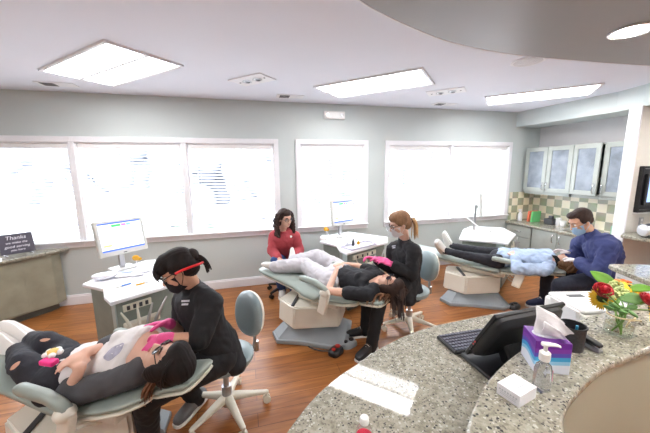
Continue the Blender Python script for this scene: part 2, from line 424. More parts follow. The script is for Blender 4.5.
# ------------------------------------------------------------------ ceiling fixtures
def emis(name, col, st):
    m, nt, bb = nodes_of(name); bb.inputs['Base Color'].default_value = tuple(col)+(1,)
    bb.inputs['Emission Color'].default_value = tuple(col)+(1,); bb.inputs['Emission Strength'].default_value = st
    tc = nt.nodes.new('ShaderNodeTexCoord'); n = nt.nodes.new('ShaderNodeTexNoise'); n.inputs['Scale'].default_value = 2
    nt.links.new(tc.outputs['Object'], n.inputs['Vector'])
    r = nt.nodes.new('ShaderNodeMapRange'); r.inputs[3].default_value = st*.95; r.inputs[4].default_value = st*1.05
    nt.links.new(n.outputs['Fac'], r.inputs[0]); nt.links.new(r.outputs[0], bb.inputs['Emission Strength'])
    return m
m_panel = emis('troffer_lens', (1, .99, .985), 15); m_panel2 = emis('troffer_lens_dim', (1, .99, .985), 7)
m_down = emis('downlight_lens', (1, .97, .93), 160)
for (x, y), lab in (((-1.17, 3.40), 'near-square lit ceiling panel light on the left above the nearest cart'), ((1.517, 3.415), 'long lit ceiling panel light in the middle of the ceiling'), ((3.964, 3.415), 'long lit ceiling panel light at right near the cabinet soffit'), ((-2.5, .72), 'added fill panel light on the ceiling over the left side of the room, beside the viewpoint'), ((-2.5, -1.98), 'added fill panel light on the ceiling at the back left of the room, behind the viewpoint')):  # last two panels are out of view, added to brighten the room
    e = empty('ceiling_light', (x, y, ZC), rad(-45), label=lab, cat='ceiling light', group='ceiling panel lights')
    T = M.Translation((x, y, ZC)) @ M.Rotation(rad(-45), 4, 'Z')
    b = MB()
    for sx, sy, wx, wy in ((0, .315, 1.26, .03), (0, -.315, 1.26, .03), (.615, 0, .03, .6), (-.615, 0, .03, .6)): b.box((sx, sy, -.008), (wx, wy, .02), bev=.003, mx=T)
    b.build('frame', m_trim, e)
    for s in (-1, 1):
        b = MB()
        sec = [(-.6+0*s, 0)]
        rr = []
        for k in range(9):
            t = k/8; yy = s*(.02+.275*t); zz = -.004-.014*math.sin(PI*t)
            rr.append((yy, zz))
        for k in range(8):
            (ya, za), (yb, zb) = rr[k], rr[k+1]
            b.mesh([(-.595, ya, za), (.595, ya, za), (.595, yb, zb), (-.595, yb, zb)], [(0, 1, 2, 3)], T)
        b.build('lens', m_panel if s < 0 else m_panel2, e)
    b = MB(); b.box((0, 0, -.01), (1.2, .035, .02), bev=.006, mx=T); b.build('divider', m_trim, e)
for k, (p, lab) in enumerate([(G(632, 30, 2.5), 'round recessed downlight in the curved silver soffit'), (V((1.0, .2, 2.5)), None), (V((3.3, 0.2, 2.5)), None), (V((2.1, -1.4, 2.5)), None), (V((.6, -1.2, 2.5)), None), (V((3.6, -1.2, 2.5)), None), (V((2.0, 0.0, 2.5)), None), (V((4.1, 1.15, 2.5)), None), (V((4.1, .1, 2.5)), None), (V((4.82, 1.95, 2.48)), 'recessed downlight in the right wall soffit lighting the beige partition')]):
    if lab is None: lab = 'added recessed downlight in the silver soffit brightening the reception side, out of the picture'  # unseen downlights added to lift the light on the desk and room
    e = empty('recessed_downlight', p, label=lab, cat='downlight', group='recessed downlights' if k else None)
    b = MB(); b.lathe([(.075, -.002), (.1, -.002), (.102, -.008), (.095, -.012), (.078, -.008), (.075, -.002)], p, 32); b.build('trim_ring', m_trim, e)
    b = MB(); b.lathe([(.001, -.003), (.077, -.003), (.077, -.006), (.001, -.006)], p, 32); b.build('lens', m_down, e)
p = G(528, 61, ZC)
e = empty('ceiling_speaker', p, label='round white speaker grille in the ceiling beside the soffit edge', cat='speaker')
b = MB(); b.lathe([(.115, 0), (.14, 0), (.142, -.006), (.13, -.012), (.115, -.008)], p, 36); b.build('trim_ring', m_trim, e)
b = MB(); b.lathe([(.001, -.004), (.117, -.004), (.117, -.01), (.001, -.013)], p, 36); b.build('grille', mat('speaker_mesh', S(214, 214, 218), .5, bump=.4, bscale=400), e)
# square plates with two swivel lamps
for (px, py), lab in (((252, 79.5), 'flush ceiling plate with two swivel lamps left of centre'), ((446, 91.5), 'flush ceiling plate with swivel lamps right of the middle light')):
    p = G(px, py, ZC); e = empty('swivel_lamp_plate', p, rad(-45), label=lab, cat='ceiling spotlight', group='swivel lamp plates')
    T = M.Translation(p) @ M.Rotation(rad(-45), 4, 'Z')
    b = MB(); b.box((0, 0, -.004), (.46, .27, .012), bev=.003, mx=T); b.build('plate', m_trim, e)
    for s in (-1, 1):
        b = MB(); b.lathe([(.028, -.008), (.05, -.008), (.052, -.016), (.04, -.02), (.028, -.012)], (0, 0, 0), 20, mx=T @ M.Translation((s*.075, 0, 0))); l = b.build('lamp_ring', m_metal, e)
        b = MB(); b.ell((s*.075+.012, 0, -.014), (.03, .03, .016), mx=T); b.build('lamp', m_dark, l)
        b = MB(); b.cyl(T @ V((s*.175, 0, -.008)), T @ V((s*.175, 0, -.013)), .011, n=10); b.build('screw_cap', m_dark, e)
for (px, py), lab in (((290, 96.2), 'small slotted ceiling vent near the wall left of the emergency light'), ((444, 104), 'small slotted ceiling vent near the wall above the double window'), ((57, 84), 'small slotted ceiling vent beside the leftmost ceiling light')):
    p = G(px, py, ZC); e = empty('ceiling_vent', p, 0, label=lab, cat='vent', group='ceiling vents')
    b = MB(); b.box(p+V((0, 0, -.003)), (.36, .17, .01), bev=.003); b.build('frame', m_trim, e)
    b = MB()
    for k in range(5): b.box(p+V((-.075, -.055+k*.0275, -.0085)), (.13, .014, .004))
    b.build('slots', m_dark, e, smooth=False)
# emergency light
p0 = GY(323, 111.5, Y1); p1 = GY(344, 119.5, Y1); c = (p0+p1)/2
e = empty('emergency_light', (c.x, Y1-.03, c.z), label='white emergency light unit high on the window wall', cat='emergency light')
b = MB(); b.box((c.x, Y1-.03, c.z), (.33, .06, .11), bev=.012); b.build('housing', m_white, e)
for s in (-1, 1):
    b = MB(); b.lathe([(.001, .012), (.022, .012), (.026, 0), (.001, 0)], mx=basis((1, 0, 0), (0, 0, 1), (0, -1, 0), (c.x+s*.115, Y1-.06, c.z)), n=18); b.build('lamp_head', m_metal, e)

# ------------------------------------------------------------------ outside
m_out = mat('pale_pavement', S(205, 205, 210), .8, var=.1, scale=.6)
m_leaf = mat('hedge_leaf', S(120, 132, 118), .7, var=.3, scale=14)
b = MB(); b.box((1, 16, -.35), (60, 22.5, .1)); o = b.build('ground_outside', m_out, smooth=False); o['kind'] = 'structure'
def hedge(name, x0, x1, y, h, lab):
    mb = MB(); rnd = random.Random(len(lab)+int(x0*10))
    for k in range(int((x1-x0)*9)):
        mb.ell((rnd.uniform(x0, x1), y+rnd.uniform(-.3, .3), rnd.uniform(-.2, h-.25)), (rnd.uniform(.2, .34),)*2+(rnd.uniform(.2, .3),), n=9, m=6)
    mb.ell(((x0+x1)/2, y, -.1), ((x1-x0)/2, .35, h*.7))
    o = mb.build(name, m_leaf); tag(o, lab, 'hedge')
hedge('clipped_hedge', -2.2, -.2, 6.9, .95, 'green hedge outside seen through the lower slats left of the seated woman')
hedge('clipped_hedge', 3.2, 6.2, 7.4, .85, 'green hedge outside seen through the lower slats of the double window')
hedge('clipped_hedge', 1.4, 3.4, 9.5, 1.4, 'green hedge outside the single window behind the middle cart')
def car(c, rz, col, lab):
    e = empty('parked_car', c, rz, label=lab, cat='car', group='parked cars outside'); T = M.Translation(V(c)) @ M.Rotation(rz, 4, 'Z')
    mc = mat('car_paint_'+col[0], col[1], .25, var=.03)
    b = MB(); secs = []
    for x, hw, z0, z1 in ((-2.15, .7, .35, .72), (-2.05, .82, .25, .85), (-1, .88, .2, .92), (0, .9, .2, .95), (1.2, .88, .2, .9), (2.0, .8, .25, .78), (2.15, .65, .35, .65)):
        secs.append([T @ V((x, a*hw, z)) for a, z in ((-1, z0+.08), (-1, z1-.1), (-.85, z1), (.85, z1), (1, z1-.1), (1, z0+.08), (.8, z0), (-.8, z0))])
    b.rings(secs); b.build('body', mc, e)
    b = MB(); secs = []
    for x, hw, z in ((-1.6, .78, .92), (-1.05, .68, 1.38), (.2, .68, 1.42), (1.05, .8, .92)):
        secs.append([T @ V((x, a*hw*(1 if zz < .5 else .9), .86+(z-.86)*zz)) for a, zz in ((-1, 0), (-1, .9), (-.8, 1), (.8, 1), (1, .9), (1, 0))])
    b.rings(secs); b.build('cabin', mat('car_glass', S(130, 134, 144), .15), e)
    for sx in (-1.35, 1.35):
        for sy in (-1, 1):
            b = MB(); b.cyl(T @ V((sx, sy*.72, .33)), T @ V((sx, sy*.9, .33)), .33, n=24); b.build('wheel', mat('tyre_grey', S(110, 110, 116), .7), e)
car((-3.3, 11.5, -.3), .1, ('silver', S(130, 132, 144)), 'silver car parked outside, faint through the leftmost blind')
car((2.2, 12.9, -.3), .1, ('dark', S(112, 114, 128)), 'dark car parked outside, faint through the blind behind the nearest monitor')
e = empty('neighbour_building', (7, 15, -.3), label='pale low building across the lot behind the double window', cat='building')
b = MB(); b.box((8.5, 16, 1.5), (9, 3, 3.6)); b.build('wall', mat('pale_siding', S(112, 110, 114), .7), e, smooth=False)
b = MB(); b.prism([(3.6, 13.9), (13.4, 13.9), (13.4, 18), (3.6, 18)], 3.3, 3.6); b.build('roof', mat('roof_felt', S(150, 150, 158), .7), e, smooth=False)
for x in (5.2, 6.3, 8.6):
    b = MB(); b.box((x, 14.47, 1.2), (.7, .06, 1.0)); f = b.build('window', mat('outside_glass', S(96, 108, 140), .1), e, smooth=False)
for x in (4.3, 7.4, 10):
    b = MB(); b.box((x, 14.1, 1.5), (.18, .18, 3.6)); b.build('post', m_trim, e, smooth=False)
b = MB()
rnd = random.Random(3)
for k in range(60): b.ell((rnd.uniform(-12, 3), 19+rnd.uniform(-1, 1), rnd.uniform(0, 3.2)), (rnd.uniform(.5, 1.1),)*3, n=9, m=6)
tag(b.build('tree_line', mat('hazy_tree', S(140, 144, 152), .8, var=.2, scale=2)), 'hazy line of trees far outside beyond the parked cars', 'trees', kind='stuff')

# ------------------------------------------------------------------ light
w = bpy.data.worlds.new('sky'); scene.world = w; w.use_nodes = True
nt = w.node_tree; bg = nt.nodes['Background']
tc = nt.nodes.new('ShaderNodeTexCoord'); sp = nt.nodes.new('ShaderNodeSeparateXYZ'); nt.links.new(tc.outputs['Generated'], sp.inputs[0])
rp = nt.nodes.new('ShaderNodeValToRGB'); rp.color_ramp.elements[0].position = .45; rp.color_ramp.elements[0].color = (.82, .84, .9, 1)
rp.color_ramp.elements[1].position = .8; rp.color_ramp.elements[1].color = (.86, .93, 1, 1); mr = nt.nodes.new('ShaderNodeMapRange'); mr.inputs[1].default_value = -1
nt.links.new(sp.outputs['Z'], mr.inputs[0]); nt.links.new(mr.outputs[0], rp.inputs[0]); nt.links.new(rp.outputs[0], bg.inputs[0])
bg.inputs[1].default_value = WORLD = 8.0
for a, c in ((-3.3, .42), (.83, 1.86), (2.3, 4.7)):   # sampling portals in the window openings
    l = bpy.data.lights.new('window_portal', 'AREA'); l.shape = 'RECTANGLE'; l.size = c-a; l.size_y = 1.3; l.cycles.is_portal = True
    o = bpy.data.objects.new('window_portal', l); COL.objects.link(o); o.location = ((a+c)/2, Y1+.2, 1.5); o.rotation_euler = (rad(-90), 0, 0)
vs = scene.view_settings; vs.view_transform = 'Standard'; vs.look = 'None'; vs.gamma = 1; vs.use_curve_mapping = False; vs.exposure = .58
scene.display_settings.display_device = 'sRGB'
scene.cycles.use_denoising = True; scene.cycles.max_bounces = 10; scene.cycles.transparent_max_bounces = 12; scene.cycles.diffuse_bounces = 6
scene.cycles.sample_clamp_indirect = 8
# ================================================================== CABINETS
m_cab = m_lam2
def pull(parent, c, ax=(0, 0, 1), out=(-1, 0, 0), L=.12):
    c = V(c); ax = V(ax); out = V(out); pts = [c-ax*L/2, c-ax*L/2+out*.02, c-ax*L/4+out*.032, c+ax*L/4+out*.032, c+ax*L/2+out*.02, c+ax*L/2]
    b = MB(); b.tube(spline(pts, 4), .0075, 8); return b.build('handle', m_chrome, parent)
m_frost = mat('ribbed_glass', S(128, 138, 150), .2, var=.35, scale=6, bump=.5, bscale=90, spec=.8)
UX, UZ0, UZ1 = 5.07, 1.27, 2.10
ys = [4.47, 4.05, 3.63, 3.21, 2.79]
UL = [('upper cabinet with two frosted glass doors beside the window wall', 0), ('upper cabinet with two frosted glass doors beside the white partition end, one ajar', 2)]
for lab, k in UL:
    ya, yb = ys[k], ys[k+2]
    e = empty('upper_cabinet', (X1-.17, (ya+yb)/2, UZ0), label=lab, cat='cabinet', group='upper glass cabinets')
    b = MB(); d = X1-UX-.02
    xm = (UX+.02+X1-.004)/2; d = X1-.004-UX-.02
    for zz in (UZ0+.035, UZ1-.012): b.box((xm, (ya+yb)/2, zz), (d, ya-yb-.004, .07 if zz < 1.5 else .024))
    for yy in (ya-.012, yb+.012): b.box((xm, yy, (UZ0+UZ1)/2), (d, .02, UZ1-UZ0))
    b.box((X1-.014, (ya+yb)/2, (UZ0+UZ1)/2), (.016, ya-yb-.01, UZ1-UZ0)); b.build('carcass', m_cab, e, smooth=False)
    b = MB()
    for zz in (1.58, 1.85): b.box((xm, (ya+yb)/2, zz), (d-.03, ya-yb-.05, .018))
    b.build('shelf', m_cab, e, smooth=False)
    for j in (0, 1):
        y0, y1 = ys[k+j]-.004, ys[k+j+1]+.004; z0, z1 = UZ0+.05, UZ1-.003
        hinge_far = (j == 0)
        b = MB(); t = .022; fw = .07; ym_ = (y0+y1)/2; wy = y0-y1
        for zz in (z0+fw/2, z1-fw/2): b.box((UX, ym_, zz), (t, wy, fw), bev=.004)
        for yy in (y0-fw/2, y1+fw/2): b.box((UX, yy, (z0+z1)/2), (t, fw, z1-z0-2*fw+.01), bev=.004)
        dr = b.build('door', m_cab, e)
        b = MB(); b.box((UX+.003, ym_, (z0+z1)/2), (.006, wy-2*fw+.01, z1-z0-2*fw+.01)); b.build('frosted_glass', m_frost, dr, smooth=False)
        hy = (y1+.03) if hinge_far else (y0-.03)
        pull(dr, (UX-.011, hy, z0+.1))
        if k == 2 and j == 0:    # standing a little open
            P = M.Translation((UX+.011, y0, 0)); 
            dr.matrix_basis = P @ M.Rotation(rad(-7), 4, 'Z') @ P.inverted()
            for ch in kids(dr): ch.matrix_parent_inverse = M.Identity(4)
# lower run
LX, LZ = 4.79, .71
units = [('grey-green base cabinet of stacked drawers beneath the counter corner', 4.50, 3.98, 'drawers'), ('grey-green base cabinet with two doors left of the dentist', 3.97, 3.10, 'doors'), ('grey-green base cabinet behind the dentist beside the partition', 3.09, 2.77, 'door')]
for lab, ya, yb, kd in units:
    e = empty('base_cabinet', ((LX+X1)/2, (ya+yb)/2, 0), label=lab, cat='cabinet', group='base cabinets')
    b = MB(); b.box(((LX+.02+X1-.005)/2, (ya+yb)/2, .1+(LZ-.1)/2), (X1-LX-.025, ya-yb-.004, LZ-.1)); b.build('body', m_lam, e, smooth=False)
    b = MB(); b.box(((LX+.08+X1-.005)/2, (ya+yb)/2, .05), (X1-LX-.085, ya-yb-.004, .1)); b.build('toe_kick', m_kick, e, smooth=False)
    if kd == 'drawers':
        for (z0, z1) in ((.115, .30), (.31, .50), (.51, .70)):
            b = MB(); b.box((LX, (ya+yb)/2, (z0+z1)/2), (.02, ya-yb-.012, z1-z0), bev=.003); d = b.build('drawer', m_lam2, e); pull(d, (LX-.01, (ya+yb)/2, (z0+z1)/2), (0, 1, 0))
    else:
        n = 2 if kd == 'doors' else 1; w_ = (ya-yb)/n
        for j in range(n):
            y0, y1 = ya-j*w_-.006, ya-(j+1)*w_+.006
            b = MB(); b.box((LX, (y0+y1)/2, .41), (.02, y0-y1, .585), bev=.003); d = b.build('door', m_lam2, e)
            pull(d, (LX-.01, (y1+.05) if j == 0 else (y0-.05), .60))
b = MB(); b.box(((LX-.03+X1-.004)/2, 3.645, .73), (X1-LX+.026, 1.74, .04), bev=.008)
ct = b.build('worktop', m_granite); tag(ct, 'speckled granite worktop running along the tiled wall under the glass cabinets', 'worktop')
e = empty('sink', (5.1, 3.42, .75), label='small steel sink set in the granite worktop beside the dentist', cat='sink')
b = MB(); b.lathe([(.20, .004), (.215, .006), (.2, .009), (.185, .004), (.17, .002), (.001, .001)], (5.08, 3.42, .75), 28); b.build('rim', m_metal, e)
b = MB(); b.tube(spline([(5.33, 3.42, .75), (5.33, 3.42, .95), (5.28, 3.42, 1.0), (5.18, 3.42, .98), (5.17, 3.42, .93)], 5), .012, 10); b.cyl((5.33, 3.42, .75), (5.33, 3.42, .79), .022); b.build('faucet', m_chrome, e)
# things on the worktop
for k, (col, lab, y) in enumerate((((235, 120, 90), 'orange folder standing on the granite worktop in the corner', 4.30), ((110, 205, 130), 'green folder standing on the granite worktop in the corner', 4.23))):
    b = MB(); b.box((5.15, y, .851), (.2, .03, .2), bev=.006, rot=M.Rotation(rad(4), 4, 'X')); tag(b.build('folder', mat('folder_%d' % k, S(*col), .5)), lab, 'folder')
e = empty('spray_bottle', (5.0, 4.42, .75), label='clear spray bottle by the orange folder in the counter corner', cat='bottle')
b = MB(); b.lathe([(.001, 0), (.036, 0), (.038, .01), (.038, .12), (.02, .16), (.014, .17), (.014, .19), (.001, .19)], (5.0, 4.42, .751), 20); b.build('bottle', mat('milky_plastic', S(225, 225, 228), .2), e)
b = MB(); b.box((4.99, 4.42, .955), (.06, .025, .035), bev=.006); b.build('trigger_head', m_white, e)
e = empty('curing_unit', (5.12, 3.98, .75), label='small dark countertop device against the checker tiles', cat='device')
b = MB(); b.box((5.2, 3.98, .80), (.14, .16, .1), bev=.015); b.build('body', m_dark, e)
b = MB(); b.box((5.2, 3.98, .87), (.05, .07, .06), bev=.01); b.build('holder', m_dark, e)
for k, (yy, hh, lab) in enumerate(((3.86, .13, 'white plastic jar on the worktop right of the dark device'), (3.78, .09, 'low white jar on the worktop next to the taller jar'))):
    e = empty('jar', (5.22, yy, .75), label=lab, cat='jar')
    b = MB(); b.lathe([(.001, 0), (.04, 0), (.042, .01), (.042, hh-.02), (.001, hh-.02)], (5.22, yy, .751), 20); b.build('jar', m_white, e)
    b = MB(); b.lathe([(.001, hh-.02), (.045, hh-.02), (.045, hh), (.001, hh)], (5.22, yy, .751), 20); b.build('lid', m_white, e)
pt = GX(571, 190, 5.33); pb = GX(577, 190, 5.385)
e = empty('paper_towel_dispenser', (5.3, pt.y, 1.0), label='white paper towel dispenser box on a tan board above the sink', cat='dispenser')
b = MB(); b.box((5.385, pb.y-.02, pt.z), (.012, .48, .17), bev=.003); b.build('back_board', mat('tan_board', S(190, 160, 120), .5, var=.1), e)
b = MB(); b.box((5.33, pt.y, pt.z), (.1, .34, .16), bev=.012); b.build('cover', m_white, e)
for k, (yy, c1, lab) in enumerate(((2.96, (70, 160, 140), 'green soap pump bottle on the worktop by the partition'), (3.04, (150, 200, 170), 'pale green soap bottle on the worktop beside the darker green one'))):
    e = empty('soap_bottle', (5.2, yy, .75), label=lab, cat='bottle')
    b = MB(); b.lathe([(.001, 0), (.034, 0), (.036, .01), (.036, .13), (.014, .16), (.014, .18), (.001, .18)], (5.2, yy, .751), 20); b.build('bottle', mat('soap_%d' % k, S(*c1), .15), e)
    b = MB(); b.cyl((5.2, yy, .93), (5.2, yy, .97), .006); b.box((5.18, yy, .975), (.06, .014, .012), bev=.004); b.build('pump', m_white, e)

# ------------------------------------------------------------------ partition: shelf, niche screen, radio, outlet
P = [(4.70, 2.648), (4.55, 2.58), (4.54, 2.38), (4.64, 2.2), (4.85, 2.1), (5.1, 2.05), (5.42, 2.05), (5.42, 2.648)]
b = MB(); b.prism(P[::-1], .865, .90, bev=.006); tag(b.build('wall_shelf', m_granite), 'curved granite shelf on the beige partition at right edge', 'shelf')
e = empty('radio', (4.74, 2.36, .90), label='rounded silver and black radio on the curved granite shelf', cat='radio')
T = M.Translation((4.74, 2.36, .90)) @ M.Rotation(rad(-28), 4, 'Z')
b = MB(); b.loft([(T @ V((x, 0, .085)), T.to_3x3() @ V((0, .11*s, 0)), V((0, 0, .085*s))) for x, s in ((-.13, .72), (-.12, .9), (-.06, 1), (.06, 1), (.12, .92), (.135, .7))], 24, 2.3); b.build('body', m_black, e)
b = MB(); b.loft([(T @ V((x, -.012, .086)), T.to_3x3() @ V((0, .092*s, 0)), V((0, 0, .074*s))) for x, s in ((-.15, .55), (-.142, .85), (-.125, .97), (-.1, 1.02))], 24, 2.2); b.build('speaker_dome', mat('silver_plastic', S(205, 206, 210), .35, .4), e)
b = MB(); b.box((4.97, 2.40, .914), (.1, .1, .025), bev=.006); tag(b.build('note_pad', m_white), 'white note pad on the granite shelf right of the radio', 'note pad')
q0 = GY(639, 179, 2.62); q1 = GY(652, 211, 2.62)
xa, za, zb = 4.86, 1.20, 1.72
e = empty('wall_monitor', (5.1, 2.6, 1.46), label='black framed screen in a dark recess box on the beige partition', cat='screen')
b = MB()
for c, s in (((5.14, 2.63, zb+.02), (.6, .05, .03)), ((5.14, 2.63, za-.02), (.6, .05, .03)), ((xa-.015, 2.63, (za+zb)/2), (.03, .05, zb-za+.06)), ((5.40, 2.63, (za+zb)/2), (.02, .05, zb-za+.06))): b.box(c, s, bev=.004)
b.box((5.13, 2.642, (za+zb)/2), (.56, .01, zb-za)); b.build('recess_frame', m_black, e)
b = MB(); b.box((5.115, 2.60, (za+zb)/2-.0), (.46, .04, .40), bev=.01); b.build('bezel', m_black, e)
b = MB(); b.box((5.12, 2.579, (za+zb)/2+.005), (.40, .004, .33)); b.build('screen', emis('screen_blue', S(150, 180, 225), .9), e, smooth=False)
b = MB(); b.box((5.12, 2.62, 1.155), (.6, .06, .012), bev=.003); tag(b.build('ledge', m_white), 'thin white ledge under the recessed screen on the partition', 'ledge')
b = MB(); b.box((5.0, 2.643, 1.03), (.075, .01, .12), bev=.003); o = b.build('outlet_plate', m_metal); tag(o, 'metal outlet plate on the beige partition above the radio shelf', 'outlet')
b = MB()
for dz in (-.026, .026): b.box((5.0, 2.637, 1.03+dz), (.032, .006, .034), bev=.002)
b.build('socket', m_white, o)

# ------------------------------------------------------------------ left cabinet with slate sign
m_lam3 = mat('mottled_laminate', S(150, 148, 130), .42, var=.14, scale=5)
e = empty('credenza', (-3.2, 4.1, 0), label='low grey-green cabinet with granite top under the leftmost window', cat='cabinet')
body = [(-2.37, 4.49), (-2.40, 4.36), (-2.56, 4.20), (-2.80, 3.92), (-3.45, 3.16), (-4.0, 3.6), (-4.0, 4.49)]
b = MB(); b.prism(body[::-1], .1, .765); b.build('body', m_lam3, e, smooth=False)
kick = [(-2.46, 4.49), (-2.49, 4.39), (-2.62, 4.25), (-2.86, 3.98), (-3.42, 3.26), (-3.9, 3.7), (-3.9, 4.49)]
b = MB(); b.prism(kick[::-1], 0, .1); b.build('toe_kick', m_kick, e, smooth=False)
a0, a1 = V((-2.575, 4.185, 0)), V((-3.44, 3.175, 0)); dd = (a1-a0).normalized(); nn = V((dd.y, -dd.x, 0)); nn = nn if nn.y < 0 else -nn
b = MB(); b.box((a0+a1)/2+nn*.008+V((0, 0, .43)), ((a1-a0).length-.04, .014, .62), rz=math.atan2(dd.y, dd.x), bev=.003); b.build('panel_door', m_lam3, e)
top = [(-2.27, 4.505), (-2.29, 4.42), (-2.52, 4.16), (-2.76, 3.88), (-3.45, 3.1), (-4.05, 3.55), (-4.05, 4.505)]
b = MB(); b.prism(top[::-1], .765, .80, bev=.008); b.build('granite_top', m_granite, e)
# sign: leaning slate
cL, cR = G(1, 256.5, .812), G(27.5, 252, .812)
ux = (cR-cL).normalized(); w_ = .30; cR = cL+ux*w_; nrm = V((ux.y, -ux.x, 0)); up = (V((0, 0, 1))*.95-nrm*.3).normalized(); out = ux.cross(up).normalized()
e = empty('slate_sign', (cL+cR)/2, label='small dark slate sign with white handwriting on the left cabinet', cat='sign')
mid = (cL+cR)/2+up*.125
T = basis(ux, up, out, mid)
b = MB(); b.box((0, 0, 0), (.30, .24, .012), bev=.003, mx=T); b.build('slate', mat('slate', S(70, 66, 80), .5, var=.12, scale=14), e)
chalk = mat('white_lettering', S(235, 232, 240), .6)
for body_, y, sz in (('Thanks', .07, .062), ('we make the', .012, .036), ('good serving', -.036, .042), ('you here', -.078, .034)):
    text_mesh('lettering', body_, sz, chalk, T @ M.Translation((0, y, .0065)), e, shear=.2)
foot = (cL+cR)/2-V((0, 0, .0))-nrm*.05
for s in (-1, 1):
    b = MB(); b.box((cL+cR)/2+ux*s*.11+nrm*.012+V((0, 0, -.006)), (.03, .07, .014), rz=math.atan2(ux.y, ux.x), bev=.003); b.build('foot', m_chrome, e)

# ================================================================== DELIVERY CARTS
m_ctop = mat('white_solid_surface', S(240, 240, 244), .3, var=.012)
m_cartbody = mat('cart_laminate', S(134, 142, 134), .4, var=.12, scale=5)
m_pale = mat('pale_mint_laminate', S(176, 190, 188), .4, var=.04)
m_cream = mat('cream_plastic', S(222, 217, 202), .4, var=.02)
m_pad = mat('sage_vinyl', S(150, 161, 154), .32, var=.03, scale=3, bump=.05, bscale=200)
m_hose = mat('grey_hose', S(168, 166, 156), .5)
scr_blue = emis('screen_bar_blue', S(70, 110, 220), .52); scr_bg = emis('screen_page', S(236, 240, 252), .52)
scr_g = emis('screen_green', S(70, 200, 100), .52); scr_p = emis('screen_pink', S(235, 120, 215), .52); scr_c = emis('screen_cyan', S(120, 220, 240), .52); scr_y = emis('screen_yellow', S(250, 225, 120), .52); scr_r = emis('screen_salmon', S(250, 205, 205), .52); scr_gr = emis('screen_lines', S(205, 210, 230), .52)
def inset(poly, d):
    n = len(poly); out = []
    for i in range(n):
        p0, p1, p2 = V(poly[i-1]+(0,)), V(poly[i]+(0,)), V(poly[(i+1) % n]+(0,))
        e1 = (p1-p0).normalized(); e2 = (p2-p1).normalized(); n1 = V((-e1.y, e1.x, 0)); n2 = V((-e2.y, e2.x, 0))
        bis = (n1+n2); bis.normalize(); c = max(.5, bis.dot(n1)); q = p1+bis*d/c; out.append((q.x, q.y))
    return out
def cart(poly, front, fdir, label, mfoot, mdir, mw, mh, mz, mlabel, tools=True, tilt=8, group='delivery carts', zt=.80):
    "poly: counter-clockwise outline of the top in room metres; front: index of the front edge"
    c = sum((V(p+(0,)) for p in poly), V())/len(poly)
    e = empty('delivery_cart', (c.x, c.y, 0), label=label, cat='cart', group=group)
    rp = [tuple(p.xy) for p in spline([V(p+(0,)) for p in poly]+[V(poly[0]+(0,))], 1)[:-1]]
    b = MB(); b.prism(poly, zt-.035, zt, bev=.012); b.build('top', m_ctop, e)
    bp = inset(poly, .045)
    b = MB(); b.prism(bp, .07, zt-.035); b.build('body', m_cartbody, e, smooth=False)
    b = MB(); b.prism(inset(poly, .1), .0, .07); b.build('plinth', m_kick, e, smooth=False)
    i = front; p0, p1 = V(bp[i]+(0,)), V(bp[(i+1) % len(bp)]+(0,)); d = (p1-p0).normalized(); nn = V((d.y, -d.x, 0)); L = (p1-p0).length; a = math.atan2(d.y, d.x)
    q0, q1 = V(bp[i-1]+(0,)), V(bp[i]+(0,)); d2 = (q1-q0); 
    b = MB(); b.box((q0+q1)/2+V((0, 0, .42))+V((d2.y, -d2.x, 0)).normalized()*.004, (d2.length*.9, .01, .66), rz=math.atan2(d2.y, d2.x), bev=.003); b.build('corner_panel', m_pale, e)
    if tools:
        b = MB(); b.box(p0+d*L*.42+nn*.01+V((0, 0, .70)), (L*.6, .02, .055), rz=a, bev=.004); sp = b.build('switch_plate', m_cream, e)
        b = MB()
        for k in range(4): b.box(p0+d*L*(.22+.13*k)+nn*.022+V((0, 0, .70)), (.022, .008, .034), rz=a, bev=.002)
        b.build('switch', m_dark, sp)
        b = MB(); b.box(p0+d*L*.45+nn*.045+V((0, 0, .565)), (L*.74, .07, .045), rz=a, bev=.01); hd = b.build('instrument_holder', m_cream, e)
        for k in range(4):
            q = p0+d*L*(.17+.18*k)+nn*.085
            lean = d*(.01*(k-1))
            b = MB(); b.chain([q+V((0, 0, .47)), q+V((0, 0, .56)), q+lean*2+V((0, 0, .63)), q+lean*5-nn*.01+V((0, 0, .70+.015*(k % 2)))], [.011, .015, .011, .006], 10); t = b.build('handpiece', m_metal if k > 1 else m_cream, e)
            b = MB(); b.tube(spline([q+V((0, 0, .48)), q+nn*.02+V((0, 0, .36)), q+nn*.05+d*.03+V((0, 0, .2)), q+nn*.0+d*.05+V((0, 0, .15)), q-nn*.07+d*.03+V((0, 0, .24))], 5), .007, 8); b.build('hose', m_hose, t)
    # monitor on a post
    ux = V(mdir).normalized(); n_ = V((ux.y, -ux.x, 0)); f = V(mfoot)
    b = MB(); b.box(f+V((0, 0, .012)), (.2, .16, .022), rz=math.atan2(ux.y, ux.x), bev=.006)
    mo = empty('monitor', f, label=mlabel, cat='monitor', group='cart monitors')
    b.build('foot', m_white, mo)
    zc = mz
    up = (V((0, 0, 1))*math.cos(rad(tilt))-n_*math.sin(rad(tilt))); o_ = ux.cross(up)
    T = basis(ux, up, o_, f+V((0, 0, zc-f.z))+n_*.05)
    b = MB(); b.box(f+V((0, 0, (zc-f.z)/2)), (.05, .035, zc-f.z-.02), rz=math.atan2(ux.y, ux.x), bev=.01); b.cyl(f+V((0, 0, zc-f.z-.06)), f+n_*.03+V((0, 0, zc-f.z-.03)), .025); b.build('arm', m_metal, mo)
    b = MB(); b.box((0, 0, 0), (mw, mh, .045), bev=.012, mx=T); bz = b.build('housing', mat('putty_plastic', S(214, 216, 210), .4, var=.01), mo)
    W, H = mw*.86, mh*.80; T2 = T @ M.Translation((0, mh*.03, .0235))
